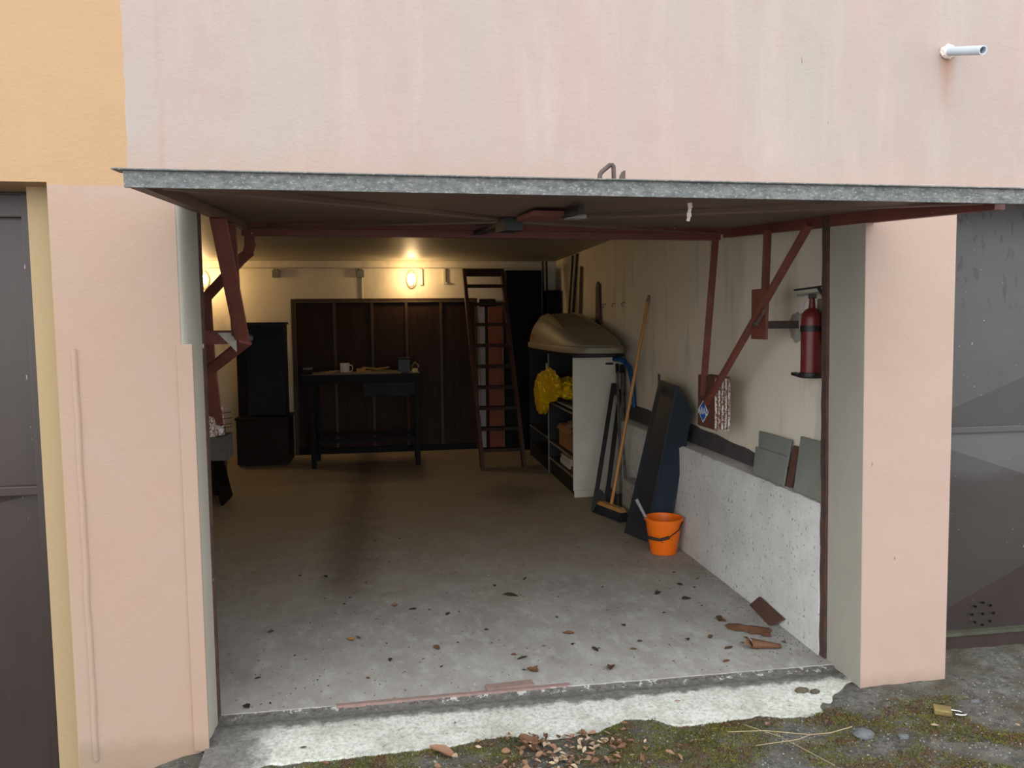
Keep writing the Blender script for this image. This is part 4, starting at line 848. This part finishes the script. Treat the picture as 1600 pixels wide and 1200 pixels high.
FL = [(-0.192, 0.86), (0.172, 0.674), (0.514, 0.534), (0.546, 0.494), (-0.134, 0.416), (0.568, 0.359), (0.617, 1.302), (0.55, 1.475), (-0.014, 1.259), (-0.321, 1.204), (0.076, 1.186), (-0.62, 1.007), (0.815, 0.732), (0.804, 0.603), (1.423, 1.183), (1.549, 1.078), (1.359, 0.904), (1.102, 0.777), (0.892, 0.529), (1.066, 0.498), (0.909, 0.323), (1.613, 0.751), (1.601, 0.771), (1.467, 0.566), (1.498, 0.434), (1.429, 0.302), (-0.58, 1.868), (-0.6, 0.498), (-0.60, 0.242), (1.122, 0.576), (0.54, 0.262), (-0.04, 0.579), (-0.425, 1.821), (0.741, 1.565), (0.255, 1.089), (1.64, 1.515), (1.66, 1.245), (1.595, 1.302), (1.733, 1.378), (0.8, 0.944), (0.667, 0.606), (0.426, 0.843), (0.183, 0.473), (1.586, 0.477), (1.351, 0.557), (1.78, 0.45)]
BIGS = {6: .09, 14: .05, 15: .085, 12: .06, 5: .055, 3: .05, 22: .06, 24: .05, 21: .05, 1: .05, 8: .04, 18: .05, 20: .055, 28: .05}
def floorlab(x, y, c):
    w = 'just inside the threshold' if y < .6 else 'by the foot of the ledge' if x > 1.3 else 'left of the floor middle' if x < .3 else 'right of the floor middle'
    return f'small {HUE[c]} dry leaf on the garage floor {w}', f'{HUE[c]} leaves on the floor {w}'
for i, (x, y) in enumerate(FL):
    leaf(x, y, .001, BIGS.get(i, random.uniform(.022, .042)), (c := random.choice((0, 0, 2, 2, 1, 4))), i % 3, *floorlab(x, y, c))
for i in range(70):
    x = random.uniform(-.6, 1.75); y = random.uniform(.25, 2.6)
    leaf(x, y, .001, random.uniform(.010, .020), (c := random.choice((0, 2, 2, 2, 1))), i % 3, *floorlab(x, y, c))
yl = bpy.data.objects.new('dry_leaf', leafmesh('leaf', YLEAF, .045, .034, .1, 99)); COL.objects.link(yl); yl.location = (-.228, .843, .001); yl.rotation_euler.z = .6
tag(yl, 'bright yellow leaf on the garage floor', 'leaf')
# two big leaves by the ledge
bl_ = MB()
out = [(-.115, .0), (-.105, .035), (-.06, .055), (-.02, .045), (.01, .06), (.05, .05), (.085, .06), (.105, .03), (.10, -.005), (.115, -.04), (.08, -.055), (.06, -.035), (.02, -.05), (-.01, -.03), (-.05, -.05), (-.09, -.035)]
ctr = len(out); bl_.add([(a, b, .004+.010*abs(noise.noise(Vector((a*30, b*30, 1))))) for a, b in out] + [(0, 0, .022), (-.06, 0, .016), (.06, .0, .02)], [(i, (i+1) % 16, ctr+(1 if (i < 3 or i > 12) else 2 if 4 < i < 11 else 0)) for i in range(16)] + [(3, ctr, ctr+1), (13, ctr+1, ctr), (5, ctr+2, ctr), (11, ctr, ctr+2)])
o = bl_.build('dry_leaf', LEAFM[4], origin=(0, 0, 0), solid=.0012); o.location = (1.684, .614, 0); o.rotation_euler.z = -.65; tag(o, 'large flat rust-brown leaf on the floor near the ledge', 'leaf')
cl_ = MB().grid(lambda u, v: (-.065+.13*v, (.028-.016*v)*math.cos(u*5.0+.6), .024-.010*v+(.022-.013*v)*math.sin(u*5.0+.6)), 12, 6)
cl_.add([(-.065, 0, .03), (-.095, .035, .04), (-.085, .0, .055), (-.10, -.03, .03), (-.06, -.03, .012)], [(0, 1, 2), (0, 2, 3), (0, 3, 4)])
o = cl_.build('dry_leaf', LEAFM[4], origin=(0, 0, 0), solid=.001, smooth=True); o.location = (1.665, .40, 0); o.rotation_euler.z = -.25; tag(o, 'curled brown leaf rolled like a cone near the jamb', 'leaf')
o = leaf(.451, -.165, gz(.451, -.165)+.008, .10, 4, 2, 'large crumpled orange-brown leaf on the litter below the threshold', None, .5, .5)
o = leaf(.143, -.165, gz(.143, -.165)+.006, .10, 1, 1, 'large greyish leaf in the litter at the foot of the ramp', None, 1.2, .3)
# litter heap
n = 0
while n < 215:
    x = random.gauss(.57, .12) if random.random() < .8 else random.uniform(-.45, 1.0); y = random.uniform(-.34, -.085)
    if y > edge(x)-.004 or x < -.55: continue
    leaf(x, y, gz(x, y)+random.uniform(.004, .018), random.uniform(.016, .036), (c := random.choice((0, 1, 1, 3, 3, 1, 4))), n % 3, f'small {HUE[c]} dry leaf in the litter heap outside below the ramp', f'{HUE[c]} leaves in the litter heap', None, .6); n += 1
for x, y in ((1.05, -.25), (1.38, -.18), (1.95, -.35), (1.2, -.42), (2.25, -.40), (1.6, -.22), (1.1, .03), (.2, .02), (-.35, -.06)):
    leaf(x, y, gz(x, y)+.01 if y < -.12 else -.022, random.uniform(.022, .036), random.choice((1, 3, 0)), 1, 'single dry leaf lying apart from the litter heap outside', 'dry leaves apart from the heap', None, .3)
def stem(pts, lab, r=.0013):
    tag(MB().tube([(x, y, gz(x, y)+h) for x, y, h in pts], r, 6).build('dry_twig', TWIG, smooth=True), lab, 'stem')
st_ = MB(); P_ = lambda x, y, h: (x, y, gz(x, y)+h)
st_.tube([P_(1.199, -.224, .02), P_(1.33, -.25, .026), P_(1.484, -.30, .024), P_(1.56, -.305, .024), P_(1.66, -.285, .022)], .0019, 6); st_.tube([P_(1.484, -.30, .024), P_(1.43, -.318, .022), P_(1.26, -.325, .016)], .0015, 6)
tag(st_.build('dry_twig', TWIG, smooth=True), 'pale forked dry stem lying on the moss', 'stem')
stem([(1.273, -.20, .030), (1.36, -.31, .036), (1.468, -.49, .02)], 'pale straight dry stalk crossing the forked stem')
for x, y, r, lab in ((1.683, -.318, .030, 'larger grey stone near the tip of the forked stem'), (1.81, -.371, .016, 'small grey stone on the moss right of the forked stem'), (2.33, -.42, .020, 'grey pebble at the right bottom corner'), (2.24, -.20, .014, 'small pebble behind the padlock')):
    tag(MB().blob((x, y, gz(x, y)+r*.3), (r*1.3, r, r*.5), 3, .25, 2, r*100).build('stone', STONE, smooth=True), lab, 'stone')
tag(MB().blob((1.63, .02, -.012), (.030, .016, .012), 3, .35, 3, 3).blob((1.68, .005, -.014), (.02, .012, .010), 2, .35, 3, 5).build('dirt_clod', DROPM, smooth=True), 'dark clod on the right part of the whitish ramp', 'clod')
t = thing('padlock', (2.06, -.26, gz(2.06, -.26)), 'old brass padlock lying on the ground by the right pillar', 'padlock')
zz = gz(2.06, -.26)+.014; a = -.55
MB().rbox((2.055, -.255, zz), (.062, .048, .022), a).build('body', BRASS, t, bev=.005)
R2 = lambda u, w: (2.055+u*math.cos(a)-w*math.sin(a), -.255+u*math.sin(a)+w*math.cos(a), zz)
MB().tube([R2(.03, .016), R2(.060, .016), R2(.074, .010), R2(.079, 0), R2(.074, -.010), R2(.060, -.016), R2(.042, -.016)], .0042, 10).build('shackle', CHROME, t, smooth=True)
# fine grit and crumbs, moss tufts: uncountable
gr = MB()
def crumb(mb, x, y, z, r):
    o = len(mb.v); a = random.uniform(0, 6.28); c_, s_ = math.cos(a)*r, math.sin(a)*r
    mb.v += [Vector((x+c_, y+s_, z)), Vector((x-s_, y+c_, z)), Vector((x-c_, y-s_, z)), Vector((x+s_, y-c_, z)), Vector((x, y, z+r*.9))]
    mb.f += [[o, o+1, o+4], [o+1, o+2, o+4], [o+2, o+3, o+4], [o+3, o, o+4]]; mb.mi += [0]*4
for _ in range(2600):
    x = random.uniform(-.7, 2.9); y = random.uniform(-.62, -.06)
    if y > edge(x) if x < 1.9 else y > -.01: continue
    crumb(gr, x, y, gz(x, y), random.choice((.002, .003, .003, .005)))
tag(gr.build('gravel_grit', M('grit', (134, 134, 127), (90, 88, 83), 60, rough=.9), origin=(0, 0, 0)), 'pale grit strewn over the mossy ground', 'grit', None, 'stuff')
dk = MB()
for _ in range(900):
    x = random.uniform(-.68, 1.85); y = .22 + 3.2*random.random()**1.8
    if random.random() < .35: x = 1.85-abs(random.gauss(0, .08)); y = random.uniform(.3, 1.9)
    crumb(dk, x, y, 0, random.choice((.0015, .002, .003, .004)))
for _ in range(500):
    x = random.uniform(-.68, 1.85); crumb(dk, x, random.gauss(.19, .018), -.006, random.choice((.002, .003, .0045)))
tag(dk.build('floor_crumbs', DROPM, origin=(0, 0, 0)), 'dark crumbs strewn over the garage floor', 'crumbs', None, 'stuff')
ms = MB()
def mossd(x, y): return noise.fractal(Vector((x*3.2, y*5.5, 8)), 1, 2, 4)
n = 0
while n < 130000:
    x = random.uniform(-.72, 2.35); y = random.uniform(-.66, -.04); n += 1
    if x < 1.93 and y > edge(x)-.0: continue
    near = (x < 1.93 and y > edge(x)-.09)
    hp_ = (abs(x-.56) < .17 and y < -.12)
    den = mossd(x, y) + (.45 if near and .7 < x < 1.3 else .25 if near else .12) - (.35 if hp_ else 0) + .22 - max(0, x-1.8)*.9
    if den < random.uniform(0, .35): continue
    z = gz(x, y); h = random.uniform(.0015, .0045)*(1+max(den, 0)*.8); o = len(ms.v); a = random.uniform(0, 6.28); w = random.uniform(.0022, .0046); dx, dy = math.cos(a)*w, math.sin(a)*w
    ms.v += [Vector((x-dx, y-dy, z-.002)), Vector((x+dx, y+dy, z-.002)), Vector((x+random.uniform(-.006, .006), y+random.uniform(-.006, .006), z+h))]; ms.f.append([o, o+1, o+2]); ms.mi.append(0)
tag(ms.build('moss', MOSSM, origin=(0, 0, 0)), 'green-brown moss growing along the foot of the ramp', 'moss', None, 'stuff')
